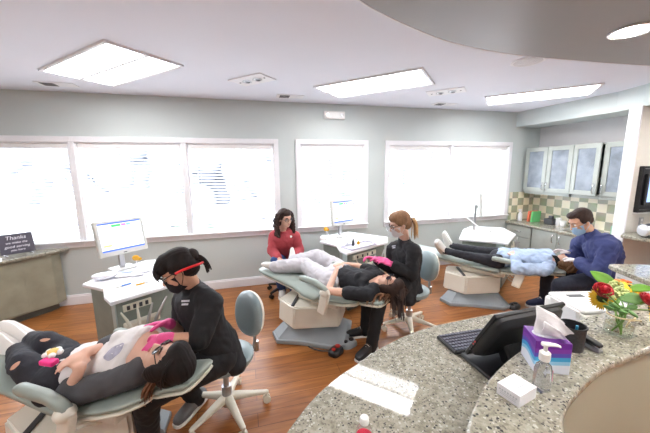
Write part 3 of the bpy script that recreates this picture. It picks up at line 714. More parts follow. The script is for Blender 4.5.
    def q(name, x0, x1, y0, y1, m, z=.001):
        bb = MB(); bb.mesh([T2 @ V((-W/2+W*x0, -H/2+H*y0, z)), T2 @ V((-W/2+W*x1, -H/2+H*y0, z)), T2 @ V((-W/2+W*x1, -H/2+H*y1, z)), T2 @ V((-W/2+W*x0, -H/2+H*y1, z))], [(0, 1, 2, 3)]); return bb.build(name, m, sc_ if name != 'screen' else mo, smooth=False)
    sc_ = None; sc_ = q('screen', 0, 1, 0, 1, scr_bg)
    q('task_bar', 0, 1, 0, .06, scr_blue, .002); q('title_bar', 0, 1, .95, 1, scr_blue, .002)
    q('green_tab', .3, .52, .84, .92, scr_g, .002); q('pink_tab', .53, .64, .84, .92, scr_p, .002); q('cyan_tab', .65, .75, .84, .92, scr_c, .002)
    q('yellow_note', .04, .24, .17, .24, scr_y, .002); q('salmon_note', .12, .25, .55, .76, scr_r, .002)
    for k in range(5): q('grid_line', .02, .8, .28+.07*k, .285+.07*k, scr_gr, .002)
    q('side_line', .82, .83, .08, .94, scr_gr, .002)
    b = MB(); b.box((0, -mh/2+.016, .023), (.03, .008, .002), mx=T); b.build('maker_mark', m_dark, bz)
    return e
c1 = [(-1.03, 2.45), (-.71, 2.68), (-.50, 2.95), (-.50, 3.28), (-.92, 3.55), (-1.10, 3.57), (-1.34, 3.24), (-1.43, 2.95), (-1.2, 2.77), (-1.12, 2.58)]
cart(c1, 0, None, 'nearest white-topped delivery cart beside the masked hygienist on the left', G(124, 268, .80)+V((.0, -.03, .0)), (.74, .67, 0), .43, .34, 1.14, 'tilted computer monitor on the nearest cart, left of the masked hygienist', tilt=12)
c2 = [(1.10, 3.17), (1.80, 3.52), (1.93, 3.78), (1.51, 4.29), (1.07, 4.11), (.94, 3.83), (1.09, 3.56), (1.06, 3.33)]
cart(c2, 0, None, 'middle white-topped delivery cart below the single window', G(340, 236.5, .80), (.93, .37, 0), .40, .36, 1.16, 'computer monitor on the middle cart in front of the single window', tilt=6)
ZT3 = .745; c3 = [(x*1.0567, y*1.0567) for x, y in [(3.14, 3.09), (3.22, 2.98), (3.77, 3.37), (3.98, 3.80), (3.58, 4.07), (3.3, 3.9), (2.8, 3.38)]]
cart(c3, 1, None, 'farthest white-topped delivery cart below the right double window', G(474, 231, ZT3), (.585, .81, 0), .42, .37, 1.19, 'computer monitor seen edge on at the farthest cart', tilt=4, zt=ZT3)
# drawers on the right side of the nearest cart
# supplies on the carts
def at1(px, py): return G(px, py, .80)
m_clear = mat('clear_bag', S(230, 232, 240), .15, var=.08, scale=20, bump=.3, bscale=40)
b = MB(); p = at1(104, 279); b.ell(p+V((0, 0, .03)), (.10, .07, .03), n=18); b.ell(p+V((.05, .03, .03)), (.06, .05, .028)); tag(remesh(b.build('instrument_pouch', m_clear), .008, 2), 'clear plastic pouch at the left end of the nearest cart top', 'pouch')
def stick(name, a, c_, r, segs, lab, cat):
    e = empty(name, (a+c_)/2, label=lab, cat=cat)
    for t0, t1, m, nm in segs:
        b = MB(); b.cyl(a.lerp(c_, t0), a.lerp(c_, t1), r, n=10); b.build(nm, m, e)
    return e
m_pblue = mat('blue_plastic', S(60, 120, 205), .35); m_pyel = mat('yellow_plastic', S(240, 180, 40), .35); m_por = mat('orange_plastic', S(245, 140, 60), .35)
stick('pen', at1(116, 288.5)+V((0, 0, .008)), at1(131, 284)+V((0, 0, .008)), .007, ((0, .35, m_white, 'tip'), (.35, 1, m_pblue, 'barrel')), 'blue and white pen lying on the front of the nearest cart', 'pen')
stick('pen', at1(136, 286)+V((0, 0, .008)), at1(148, 282.5)+V((0, 0, .008)), .007, ((0, .7, m_pyel, 'barrel'), (.7, 1, m_white, 'tip')), 'yellow pen lying near the front edge of the nearest cart', 'pen')
stick('probe', at1(142, 279)+V((0, 0, .006)), at1(158, 277)+V((0, 0, .006)), .004, ((0, 1, m_metal, 'handle'),), 'thin steel probe lying on the nearest cart beside the hygienist', 'probe')
p = at1(120, 275); b = MB(); b.box(p+V((0, 0, .012)), (.34, .06, .022), rz=rad(40), bev=.006); tag(b.build('label_strip', mat('pale_blue_card', S(196, 210, 235), .4)), 'pale blue card strip lying behind the pens on the nearest cart', 'card')
b = MB()
rnd = random.Random(5); p = at1(134, 274)
for k in range(9): b.ell(p+V((rnd.uniform(-.11, .11), rnd.uniform(-.09, .09), .012)), (rnd.uniform(.03, .06), rnd.uniform(.03, .05), .012))
tag(remesh(b.build('crumpled_wrapper', m_clear), .007, 2), 'crumpled white wrappers in the middle of the nearest cart top', 'wrapper')
def flag(p, lean, lab):
    e = empty('flag_pick', p, label=lab, cat='pick'); q_ = p+V(lean)
    b = MB(); b.cyl(p, q_, .006, n=8); b.build('stem', m_clear, e)
    b = MB(); b.ell(q_+V((0, 0, .02)), (.034, .014, .03)); b.ell(q_+V((.03, .01, .005)), (.022, .012, .018)); b.build('head', m_pyel, e)
flag(at1(137, 267), (-.005, .01, .075), 'yellow topped brush standing on the back of the nearest cart')
flag(G(330, 237, .80), (-.06, .0, .10), 'yellow topped brush leaning in a holder on the middle cart')
e = empty('tool_tray', G(359, 246.3, .80), rad(25), label='shallow white tray of small bottles on the middle cart', cat='tray')
p = G(359, 246.3, .80); T = M.Translation(p) @ M.Rotation(rad(24), 4, 'Z')
b = MB(); b.box((0, 0, .004), (.44, .2, .006), mx=T)
for c_, s_ in (((0, .1, .012), (.44, .006, .02)), ((0, -.1, .012), (.44, .006, .02)), ((.22, 0, .012), (.006, .2, .02)), ((-.22, 0, .012), (.006, .2, .02))): b.box(c_, s_, mx=T, bev=.002)
b.build('tray', mat('lilac_tray', S(216, 214, 232), .3), e)
for (px, py), h, c_, lab in (((353.2, 245.5), .085, m_dark, 'dark bottle standing on the white tray of the middle cart'), ((347.2, 245.8), .06, m_clear, 'small clear bottle on the tray left of the dark bottle'), ((358.4, 244.2), .045, m_pyel, 'small yellow lidded pot on the tray right of the dark bottle')):
    p = G(px, py, .809); b = MB(); b.lathe([(.001, 0), (.017, 0), (.018, .004), (.018, h*.72), (.011, h*.8), (.011, h), (.001, h)], p, 16); tag(b.build('small_bottle', c_), lab, 'bottle')
p = G(324.5, 239.5, .80); b = MB(); b.box(p+V((0, 0, .025)), (.13, .1, .05), rz=rad(60), bev=.014); tag(b.build('holder_block', m_white), 'white holder block at the left corner of the middle cart', 'holder')
b = MB()
p = G(372, 240, .80); rnd = random.Random(8)
for k in range(7): b.ell(p+V((rnd.uniform(-.14, .14), rnd.uniform(-.07, .07), .01)), (rnd.uniform(.04, .07), rnd.uniform(.03, .05), .011))
tag(remesh(b.build('crumpled_wrapper', m_clear), .007, 2), 'white plastic wrappers at the right end of the middle cart', 'wrapper')
p = G(487, 232.5, ZT3); e = empty('probe_stand', p, label='white angled stand holding an orange tipped tool on the farthest cart', cat='stand')
T = M.Translation(p) @ M.Rotation(rad(40), 4, 'Z')
b = MB(); b.mesh([(-.13, -.05, 0), (.13, -.05, 0), (.13, .05, 0), (-.13, .05, 0), (-.11, -.04, .06), (-.02, -.04, .08), (-.02, .04, .08), (-.11, .04, .06)], [(3, 2, 1, 0), (4, 5, 6, 7), (0, 1, 5, 4), (1, 2, 6, 5), (2, 3, 7, 6), (3, 0, 4, 7)], T); b.build('base', m_white, e, smooth=False)
b = MB(); a_ = G(480, 228, .83); c_ = G(461, 213, 1.0); b.cyl(a_, a_.lerp(c_, .8), .009, n=8); b.build('tool_handle', m_white, e)
b = MB(); b.cyl(a_.lerp(c_, .8), c_, .009, .004, n=8); b.build('tool_tip', m_por, e)
# black box at the back of the nearest cart
b = MB(); p = V((-.56, 3.22, .80)); b.box(p+V((0, 0, .045)), (.12, .14, .085), rz=rad(40), bev=.01); tag(b.build('power_box', m_dark), 'small black box on the back of the nearest cart behind the masked hygienist', 'box')

# ================================================================== DENTAL CHAIRS
m_cover = mat('chair_cover', S(226, 222, 210), .38, var=.015)
m_base = mat('chair_base_grey', S(150, 158, 164), .42, var=.03)
m_emblem = mat('blue_emblem', S(60, 90, 165), .5)
def chair(O, rz, label, urz=0, emblem=True, leg=1.0, legw=1.0, sh=(0, 0), ax_=.14, az=0, rec=0):
    "O: lift pivot on the floor; base frame turned rz; upholstery turned a further urz"
    e = empty('dental_chair', O, rz, label=label, cat='dental chair', group='dental chairs')
    T = M.Translation(V(O)) @ M.Rotation(rz, 4, 'Z')
    b = MB()   # butterfly floor plate, thick at the foot end
    pl = [(-.56, .12), (-.52, -.06), (-.30, -.13), (.06, -.31), (.17, -.28), (.34, .16), (.22, .30), (-.28, .33)]
    b.prism(pl, 0, .05, bev=.012, mx=T)
    lo_ = [(-.55, .12), (-.51, -.05), (-.30, -.12), (.05, -.29), (.15, -.26), (.30, .15), (-.27, .31)]; hi_ = [(-.44, .12), (-.40, .0), (-.24, -.04), (.0, -.09), (.04, -.08), (.1, .12), (-.2, .22)]
    b.rings([[T @ V((x, y, .045)) for x, y in lo_], [T @ V((x, y, .15)) for x, y in hi_]]); b.build('floor_plate', m_base, e)
    b = MB(); cv = [(-.49, .17), (-.35, -.10), (.12, -.15), (.27, .18), (-.33, .38)]
    b2 = bmesh.new(); lo = [b2.verts.new((x, y, .16)) for x, y in cv]; hi = [b2.verts.new((x*.97, y*.97, .40 if x < -.2 else .38)) for x, y in cv]
    n = len(cv)
    for i in range(n): b2.faces.new([lo[i], lo[(i+1) % n], hi[(i+1) % n], hi[i]])
    b2.faces.new(lo[::-1]); b2.faces.new(hi); bmesh.ops.bevel(b2, geom=b2.edges[:], offset=.016, segments=3, affect='EDGES'); b.add_bm(b2, T)
    cvo = b.build('lift_cover', m_cover, e)
    b = MB(); b.box((-.29, .1, .405), (.03, .34, .012), rz=rad(-20), mx=T); b.build('cover_slot', m_dark, cvo)
    if emblem:
        a_ = V((-.33, -.09, 0)); c_ = V((-.47, .16, 0)); d = (a_-c_).normalized(); nn = V((d.y, -d.x, 0)); nn = nn if nn.x < 0 or nn.y < 0 else -nn
        f = c_.lerp(a_, .62)+nn*.002+V((0, 0, .21))
        b = MB(); b.mesh([T @ (f+d*-.03), T @ (f+d*.03+V((0, 0, .004))), T @ (f+d*.02+V((0, 0, .028))), T @ (f+d*-.012+V((0, 0, .024)))], [(0, 1, 2, 3)]); b.build('emblem', m_emblem, cvo, smooth=False)
    b = MB(); b.cyl(T @ V((-.1, .05, .36)), T @ V((-.02, .03, .46)), .09, n=16); b.box((0, .02, .44), (.5, .3, .06), rz=urz, bev=.015, mx=T); b.build('swivel_column', m_cover, e)
    U = T @ M.Rotation(urz, 4, 'Z') @ M.Translation((sh[0], sh[1], 0))     # upholstery: x toward the head
    def pad(name, st, m, dz=0, shrink=0, pw=3.2):
        b = MB(); secs = []
        for x, z, hw, th in st:
            secs.append((U @ V((x, 0, z+dz)), U.to_3x3() @ V((0, hw-shrink, 0)), V((0, 0, th/2))))
        b.loft(secs, 28, pw); return b.build(name, m, e, angle=60)
    lr = [(-.95, .592, .10, .02), (-.94, .592, .15, .045), (-.91, .590, .18, .055), (-.82, .583, .2, .062), (-.55, .56, .215, .068), (-.3, .535, .225, .075), (-.1, .51, .232, .08), (.02, .505, .232, .08), (.05, .506, .22, .06), (.06, .506, .18, .03)]
    lr = [(x*leg if x < 0 else x, z, hw*(legw if x < -.2 else 1), th) for x, z, hw, th in lr]
    pad('leg_rest_cushion', lr, m_pad)
    pad('leg_rest_shell', [(x, z-.045, max(.05, hw-.03), .03) for x, z, hw, th in lr[1:-1]], m_cover)
    bk = [(.07, .525, .17, .02), (.08, .525, .21, .04), (.1, .526, .225, .045), (.25, .538, .228, .045), (.37, .548, .21, .042), (.45, .556, .165, .038), (.465, .557, .14, .02)]
    tl_ = lambda l: [(x, z+max(0, x-.05)*rec, hw, th) for x, z, hw, th in l]
    bk = tl_(bk)
    pad('backrest_cushion', bk, m_pad)
    pad('backrest_shell', [(x, z-.032, hw+.004, .026) for x, z, hw, th in bk], m_cream)
    hr = [(.475, .562, .10, .015), (.485, .564, .125, .035), (.52, .567, .13, .045), (.66, .58, .118, .042), (.69, .584, .10, .03), (.695, .585, .07, .015)]
    hr = tl_(hr)
    pad('headrest_cushion', hr, m_pad); pad('headrest_shell', [(x, z-.028, hw, .02) for x, z, hw, th in hr], m_cream)
    # towel / bib
    for s in (-1, 1):
        b = MB(); y = s*.275
        secs = []
        for x, z, w_, h_ in ((-.30, .675, .016, .012), (-.295, .675, .024, .022), (-.27, .676, .030, .028), (-.1, .665, .030, .03), (.0, .63, .030, .031), (.03, .612, .027, .026), (.04, .606, .02, .014)):
            secs.append((U @ V((x+ax_, y, z+az)), U.to_3x3() @ V((0, w_, 0)), U.to_3x3() @ V((-.25*h_ if x > -.2 else 0, 0, h_))))
        b.loft(secs, 18, 2.8); a = b.build('armrest', m_pad, e, angle=60)
        b = MB(); b.box((0, 0, 0), (.09, .045, .24), bev=.014, mx=U @ M.Translation((ax_-.01, s*.272, .49+az)) @ M.Rotation(rad(14), 4, 'Y')); b.ell(U @ V((ax_+.005, y, .592+az)), (.05, .05, .04)); b.build('arm_bracket', m_cover, a)
    return e
CH2 = V((.75, 2.86, 0)); CH3 = CH2+V((2.24, .22, 0))
chair(CH2, rad(-4), 'middle dental chair holding the patient in grey trousers', rad(-48), leg=.95, legw=.82, ax_=.20, az=.04)
chair(CH3, rad(-4), 'farthest dental chair holding the patient in the denim jacket', rad(-48), leg=1.32, legw=.9, sh=(.12, 0), ax_=.28)
chair(V((-.88, 1.88, 0)), rad(18), 'nearest dental chair at lower left holding the patient in black ripped jeans', rad(-47), rec=.2, ax_=.1)
# foot controls
def foot_control(c, rz, m, lab, cordpts):
    e = empty('foot_control', c, rz, label=lab, cat='foot control', group='foot controls'); T = M.Translation(V(c)) @ M.Rotation(rz, 4, 'Z')
    b = MB(); b.loft([(T @ V((0, 0, z)), T.to_3x3() @ V((.085*s, 0, 0)), T.to_3x3() @ V((0, .06*s, 0))) for z, s in ((0, .97), (.01, 1), (.035, .95), (.05, .8), (.056, .5))], 24, 3); b.build('body', m, e)
    b = MB(); b.cyl(T @ V((.03, 0, .05)), T @ V((.03, 0, .066)), .025, n=16); b.cyl(T @ V((-.04, 0, .05)), T @ V((-.04, 0, .066)), .018, n=16); b.build('button', m_black if m is not m_black else mat('red_button', S(190, 50, 45)), e)
    b = MB(); b.tube(spline([V(p) for p in cordpts], 8), .006, 8); b.build('cord', m_dark, e)
p = G(336, 353, 0); foot_control(p, rad(40), m_black, 'black foot pedal on the wood floor below the middle dental chair', [p+V((-.06, .02, .02)), p+V((-.16, .08, .008)), p+V((-.24, .2, .008)), p+V((-.1, .34, .008)), p+V((.05, .4, .03)), p+V((.0, .5, .2))])
p = G(349, 345.5, 0); foot_control(p, rad(20), m_base, 'grey foot pedal beside the black pedal below the middle chair', [p+V((.05, .04, .02)), p+V((.09, .16, .008)), p+V((.02, .3, .01)), p+V((-.1, .32, .06))])
p = G(514, 308, 0); foot_control(p, rad(20), m_dark, 'dark foot pedal at the end of the farthest dental chair', [p+V((-.05, .04, .02)), p+V((-.1, .14, .01)), p+V((-.2, .25, .03))])

# ================================================================== OPERATOR STOOLS
m_stool = mat('stool_blue_grey_vinyl', S(146, 162, 166), .3, var=.02)
def stool(base, back_dir, label, zs=.46, back=True, brz=0, mleg=None):
    mleg = mleg or m_cream
    e = empty('operator_stool', base, 0, label=label, cat='stool', group='operator stools'); B = V(base)
    for k in range(5):
        a = brz+2*PI*k/5; d = V((math.cos(a), math.sin(a), 0)); s = V((-d.y, d.x, 0))
        b = MB(); b.loft([(B+d*r+V((0, 0, z)), s*w_, V((0, 0, h_))) for r, z, w_, h_ in ((.02, .125, .034, .03), (.08, .12, .03, .026), (.2, .098, .022, .018), (.285, .085, .018, .013), (.3, .083, .012, .008))], 14, 2.6); l = b.build('leg', mleg, e)
        b = MB(); 
        for t in (-1, 1): b.cyl(B+d*.285+s*t*.008+V((0, 0, .028)), B+d*.285+s*t*.024+V((0, 0, .028)), .028, n=16)
        b.cyl(B+d*.285+V((0, 0, .03)), B+d*.285+V((0, 0, .085)), .01, n=8); b.build('caster', mleg, l)
    b = MB(); b.cyl(B+V((0, 0, .06)), B+V((0, 0, .22)), .034, n=18); b.cyl(B+V((0, 0, .22)), B+V((0, 0, zs-.06)), .02, n=14); b.build('gas_column', m_metal, e)
    bd = V(back_dir).normalized(); sd = V((-bd.y, bd.x, 0))
    b = MB(); b.lathe([(.001, -.07), (.1, -.07), (.19, -.055), (.205, -.03), (.205, -.008), (.185, .006), (.1, .012), (.001, .013)], B+V((0, 0, zs)), 32); b.build('seat', m_stool, e)
    if back:
        b = MB(); b.tube(spline([B+V((0, 0, zs-.08)), B+bd*.18+V((0, 0, zs-.09)), B+bd*.25+V((0, 0, zs-.04)), B+bd*.255+V((0, 0, zs+.12))], 6), .013, 10); b.cyl(B+bd*.265+V((0, 0, zs-.1)), B+bd*.265+V((0, 0, zs-.02)), .02); b.build('back_post', m_metal, e)
        c = B+bd*.225+V((0, 0, zs+.23)); up = (V((0, 0, 1))-bd*-.12).normalized(); f = -bd
        b = MB(); b.loft([(c+f*t, sd*.165*w_, up*.165*w_) for t, w_ in ((.055, .5), (.05, .75), (.04, .9), (.02, .985), (.0, 1)) ], 30, 2.3); b.build('backrest', m_stool, e, angle=60)
        b = MB(); b.loft([(c+f*t, sd*.165*w_, up*.165*w_) for t, w_ in ((.0, 1.0), (-.02, .97), (-.034, .8), (-.038, .5)) ], 30, 2.3); b.build('backrest_shell', m_cream, e, angle=60)
    return e
stool((-.21, 2.07, 0), (.82, .5, 0), 'padded stool under the masked hygienist on the left', .47, brz=rad(5))
stool((1.68, 2.74, 0), (1, .08, 0), 'padded stool with backrest under the hygienist with the blonde ponytail', .47, brz=rad(30))
stool((3.66, 2.22, 0), (.6, -.8, 0), 'low padded stool under the dentist in the navy shirt', .45, back=False)
stool((.50, 4.12, 0), (.0, 1, 0), 'low stool under the seated woman in the red hoodie by the wall', .42, back=False, mleg=m_black)
# ================================================================== PEOPLE
m_skin = mat('skin_light', S(222, 178, 156), .5, var=.04, scale=12)
m_skin2 = mat('skin_tan', S(205, 158, 132), .5, var=.04, scale=12)
m_lip = mat('lips', S(190, 110, 105), .4)
m_eye = mat('eye_white', S(235, 232, 228), .2); m_iris = mat('iris_brown', S(60, 40, 30), .2)
m_glove = mat('pink_glove', S(232, 84, 150), .45, var=.05, scale=20)
m_glovew = mat('white_glove', S(236, 226, 226), .45, var=.03, scale=20)
m_blackcloth = mat('black_scrubs', S(27, 27, 31), .8, var=.18, scale=9, bump=.4, bscale=26)
m_tee = mat('black_tee', S(24, 25, 31), .85, var=.15, scale=9, bump=.4, bscale=26)
m_jeans = mat('black_denim', S(38, 39, 47), .85, var=.2, scale=14, bump=.4, bscale=40)
m_navy = mat('navy_shirt', S(44, 54, 104), .75, var=.15, scale=8, bump=.5, bscale=22)
m_trous = mat('dark_navy_trousers', S(34, 38, 52), .85, var=.15, scale=8, bump=.4, bscale=26)
m_greyp = mat('light_grey_sweatpants', S(198, 196, 202), .9, var=.06, scale=7, bump=.6, bscale=20)
m_red = mat('red_hoodie', S(176, 72, 80), .9, var=.08, scale=9, bump=.5, bscale=24)
m_blue = mat('blue_denim', S(52, 80, 132), .85, var=.14, scale=16, bump=.4, bscale=40)
m_jacket = mat('pale_blue_denim', S(162, 180, 206), .85, var=.22, scale=9, bump=.7, bscale=18)
m_rag = mat('white_raglan', S(226, 224, 224), .85, var=.03, scale=9, bump=.4, bscale=26)
m_sleeve = mat('charcoal_sleeve', S(76, 76, 80), .85, var=.12, scale=9, bump=.4, bscale=26)
m_shoew = mat('white_sneaker', S(212, 207, 202), .6, var=.05, scale=14)
m_sole = mat('white_sole', S(238, 236, 232), .5)
m_sock = mat('white_sock', S(218, 214, 210), .9, var=.04, bump=.3, bscale=60)
m_bshoe = mat('black_shoe', S(34, 34, 38), .5, var=.1); m_gshoe = mat('grey_shoe', S(112, 110, 112), .7, var=.08); m_nshoe = mat('navy_shoe', S(40, 50, 84), .7, var=.1)
m_hblack = mat('black_hair', S(30, 24, 24), .6, spec=.3, var=.35, scale=40, stretch=(1, 1, .15))
m_hdark = mat('dark_brown_hair', S(54, 38, 33), .6, spec=.3, var=.35, scale=40, stretch=(1, 1, .15))
m_hbrown = mat('brown_hair', S(112, 78, 56), .6, spec=.3, var=.3, scale=40, stretch=(1, 1, .15))
m_hlight = mat('light_brown_hair', S(142, 106, 78), .6, spec=.3, var=.25, scale=40, stretch=(1, 1, .15))
m_hblond = mat('blonde_hair', S(196, 158, 112), .6, spec=.3, var=.2, scale=40, stretch=(1, 1, .15))
m_mask = mat('black_mask', S(26, 26, 32), .8, bump=.2, bscale=80); m_maskb = mat('blue_mask', S(156, 192, 222), .8, var=.03, bump=.2, bscale=80); m_maskw = mat('pale_mask', S(236, 226, 224), .8, var=.03)
m_frame = mat('dark_glasses_frame', S(36, 30, 32), .3); m_lens = glass_mat('clear_lens', (.97, .98, 1)); m_dlens = mat('dark_lens', S(24, 24, 30), .1)

def perp(d, ref):
    d = V(d).normalized(); r = V(ref); r = r-d*r.dot(d)
    if r.length < 1e-4: r = d.orthogonal()
    return r.normalized()
def head_T(c, face, up):
    f = V(face).normalized(); u = perp(f, up); r = f.cross(u)
    return basis(r, f, u, c)
def add_head(b, T, k=1.0, nose=True):
    s = lambda *a: tuple(x*k for x in a)
    b.ell(s(0, -.012, .028), s(.074, .094, .086), mx=T)
    b.ell(s(0, .03, -.03), s(.060, .060, .080), mx=T)
    b.ell(s(0, .048, -.078), s(.040, .036, .032), mx=T)
    b.ell(s(0, .066, .03), s(.055, .022, .022), mx=T)
    for x in (-1, 1):
        b.ell(s(x*.034, .058, -.022), s(.024, .026, .022), mx=T)
        b.ell(s(x*.076, -.008, -.006), s(.011, .02, .032), mx=T)
    if nose:
        b.cone(T @ V(s(0, .086, .012)), T @ V(s(0, .108, -.026)), .009*k, .013*k, 10)
        for x in (-1, 1): b.ell(s(x*.012, .098, -.03), s(.009, .011, .009), mx=T)
        b.ell(s(0, .09, -.052), s(.022, .011, .007), mx=T); b.ell(s(0, .087, -.064), s(.018, .011, .008), mx=T)
def face_parts(root, T, k=1.0, mouth=True, closed=False, brow=None):
    s = lambda *a: tuple(x*k for x in a)
    for x in (-1, 1):
        b = MB(); b.ell(s(x*.032, .078, .008), s(.0135, .011, .0085 if not closed else .005), mx=T, n=12, m=8); ey = b.build('eye', m_eye if not closed else m_skin2, root)
        if not closed:
            b = MB(); b.ell(s(x*.032, .0865, .008), s(.006, .004, .006), mx=T, n=10, m=6); b.build('iris', m_iris, ey)
        b = MB(); b.tube([T @ V(s(x*.016, .089, .026)), T @ V(s(x*.032, .088, .032)), T @ V(s(x*.05, .076, .027))], [.003*k, .004*k, .002*k], 6); b.build('eyebrow', brow or m_hdark, root)
    if mouth:
        b = MB(); b.ell(s(0, .095, -.053), s(.02, .008, .005), mx=T, n=12, m=6); b.ell(s(0, .092, -.062), s(.017, .009, .006), mx=T, n=12, m=6); b.build('mouth', m_lip, root)
def add_hand(b, wrist, d, palm, thumb, curl=.5, k=1.0, infl=0, fingers=True, spread=1):
    "d: wrist->knuckles; palm: direction the palm faces; thumb: side vector the thumb leaves on"
    w = V(wrist); d = V(d).normalized(); pn = perp(d, palm); sd = d.cross(pn); sd = sd if sd.dot(V(thumb)) > 0 else -sd
    secs = []
    for t, hw, ht in ((-.015, .024, .02), (0, .027, .019), (.03, .036, .017), (.065, .041, .015), (.085, .039, .0125), (.092, .03, .008)):
        secs.append((w+d*t*k, sd*(hw*k+infl), pn*(ht*k+infl)))
    b.loft(secs, 16, 2.4)
    if not fingers: return
    for i, (off, L, r) in enumerate(((.030, .072, .0085), (.0105, .080, .0088), (-.0095, .074, .0084), (-.029, .058, .0075))):
        p = w+d*.084*k+sd*off*k; dr = (d+sd*(off*1.8*spread)).normalized(); c = curl*(.8+.12*i); pts = [p-d*.012*k, p]
        for j, fr in enumerate((.44, .32, .24)):
            a = c*(.45, 1.05, .6)[j]
            ax = dr.cross(pn).normalized(); dr = (M.Rotation(a, 3, ax) @ dr); 
            if j == 0: base_pn = pn
            p = p+dr*L*fr*k; pts.append(p)
        rs = [r*k+infl, r*k+infl, r*.95*k+infl, r*.88*k+infl, r*.75*k+infl]
        b.chain(pts, rs, 8)
    p = w+d*.018*k+sd*.026*k; dr = (d*.62+sd*.75+pn*.25).normalized()
    q1 = p+dr*.036*k; d2 = (d*.85+sd*.3+pn*(.25+.4*curl)).normalized(); q2 = q1+d2*.03*k; q3 = q2+(d2+pn*.3*curl-sd*.25).normalized()*.024*k
    b.chain([p, q1, q2, q3], [.014*k+infl, .0115*k+infl, .0098*k+infl, .0082*k+infl], 9)
def lerp(a, c, t): return V(a).lerp(V(c), t)
def torso_secs(J, infl=0, t0=-.12, t1=1.0, k=1.0, bust=0):
    P, C, N = V(J['pelvis']), V(J['chest']), V(J['neck'])
    hs = (V(J['hipR'])-V(J['hipL'])).normalized(); ss = (V(J['shR'])-V(J['shL'])).normalized()
    spl = lambda t: ((P*(1-t)*(1-2*t)+C*4*t*(1-t)+N*t*(2*t-1)))
    prof = [(-.12, .09, .07), (-.08, .145, .1), (0, .165, .115), (.12, .158, .112), (.3, .135, .098), (.45, .142, .105), (.62, .158, .118), (.78, .168, .11), (.88, .15, .09), (.95, .1, .07), (1.0, .062, .056)]
    out = []
    for t, a, f in prof:
        if t < t0-1e-6 or t > t1+1e-6: continue
        c = spl(t); tan = (spl(t+.02)-spl(t-.02)).normalized()
        sd = perp(tan, hs.lerp(ss, max(0, min(1, t)))); fr = sd.cross(tan) if J.get('flip') else tan.cross(sd)
        out.append((c, sd*(a*k+infl), fr*(f*k+infl)))
    return out
def limb(J, s, kind): return [V(J[x+s]) for x in (('sh', 'el', 'wr') if kind == 'arm' else ('hip', 'kn', 'an'))]
def cut(pts, rs, t):
    "keep the first t (0..2) of a two-bone chain"
    a, m, e = pts; r0, r1, r2 = rs
    if t <= 1: return [a, a.lerp(m, t)], [r0, r0+(r1-r0)*t]
    u = t-1; return [a, m, m.lerp(e, u)], [r0, r1, r1+(r2-r1)*u]
def body(root, J, T, skin, k=1.0, hk=1.0, hands=True, vox=.0075):
    b = MB()
    b.loft(torso_secs(J, -.004, k=k), 24, 2.2)
    nk = V(J['neck']); hb = T @ V((0, -.018, -.045))
    b.chain([nk-(hb-nk)*.3, nk, hb], [.058*k, .052*k, .052*k])
    add_head(b, T, hk)
    for s in 'LR':
        a = limb(J, s, 'arm'); b.chain([lerp(nk, a[0], .35)]+a, [.05*k, .056*k, .040*k, .0275*k], 12)
        l = limb(J, s, 'leg'); b.chain(l, [.088*k, .055*k, .036*k], 14)
        cf = lerp(l[1], l[2], .3); b.ell(cf, (.05*k,)*3)
        to = V(J['toe'+s]); fd = (to-l[2]).normalized(); b.chain([l[2], l[2]+fd*.07-V((0, 0, .004)), l[2]+fd*.14], [.033*k, .022*k, .016*k], 10)
        h = J.get('hand'+s)
        if h: add_hand(b, a[2], h[0], h[1], h[2], h[3], k*.98, 0, fingers=not h[4] if len(h) > 4 else True)
    o = remesh(b.build('body', skin, root), vox, 3)
    return o
def gloves(root, J, m, k=1.0):
    for s in 'LR':
        a = limb(J, s, 'arm'); h = J['hand'+s]; b = MB()
        add_hand(b, a[2], h[0], h[1], h[2], h[3], k, .0016)
        d = (a[1]-a[2]).normalized(); b.chain([a[2], a[2]+d*.045], [.030*k, .034*k], 12)
        remesh(b.build('glove', m, root), .0042, 2)
def wrinkle(o, amp=.006, fr=11, seed=0):
    me = o.data; off = V((seed*3.1, seed*1.7, 0))
    ns = [v.normal.copy() for v in me.vertices]
    for v, n in zip(me.vertices, ns):
        c = v.co*fr+off; w = V((mnoise.noise(c), mnoise.noise(c+V((7, 0, 0))), mnoise.noise(c+V((0, 9, 0)))))
        f = 1-abs(mnoise.noise(c*.9+w*.9))*2.6
        v.co += n*amp*f*.8+n*amp*.5*mnoise.noise(c*2.3)
    me.update(); return o
def top(root, name, J, m, sleeve=2.0, infl=.014, k=1.0, t0=-.08, t1=.95, collar=0, hem=None, msleeve=None, vox=.011, bust=0, loose=0, sl_infl=None, wr=.006):
    b = MB(); sec = torso_secs(J, infl, t0, t1, k)
    b.loft(sec, 26, 2.3)
    P, C, N = V(J['pelvis']), V(J['chest']), V(J['neck'])
    if bust:
        tan = (N-C).normalized(); ss = perp(tan, V(J['shR'])-V(J['shL'])); fr = tan.cross(ss)
        for x in (-1, 1): b.ell(C+tan*.03+ss*x*.07+fr*.08, (.05, .048, .05))
    if collar: 
        hb = V(J['head']); d = (hb-N).normalized(); b.chain([N-d*.03, N+d*collar], [.075*k, .062*k], 14)
    si = infl if sl_infl is None else sl_infl
    arms = []
    for s in 'LR':
        a = limb(J, s, 'arm'); pts, rs = cut(a, [.06*k+si, .044*k+si+loose*.5, .032*k+si+loose*.5], sleeve)
        pre = lerp(N, a[0], .45)
        if msleeve is None: b.chain([pre]+pts, [.054*k+si]+rs, 14)
        else: arms.append([[lerp(N, a[0], .75)]+pts, [.056*k+si]+rs])
    if hem:
        for p0, p1, r0, r1 in hem: b.cone(p0, p1, r0, r1, 16)
    o = wrinkle(remesh(b.build(name, m, root), vox, 4), wr, 11, len(root.name)+int(abs(P.x*10)))
    for pts, rs in arms:
        b = MB(); b.chain(pts, [r+.003 for r in rs], 14); wrinkle(remesh(b.build('sleeve', msleeve, o), vox, 4), wr*.8, 14)
    return o
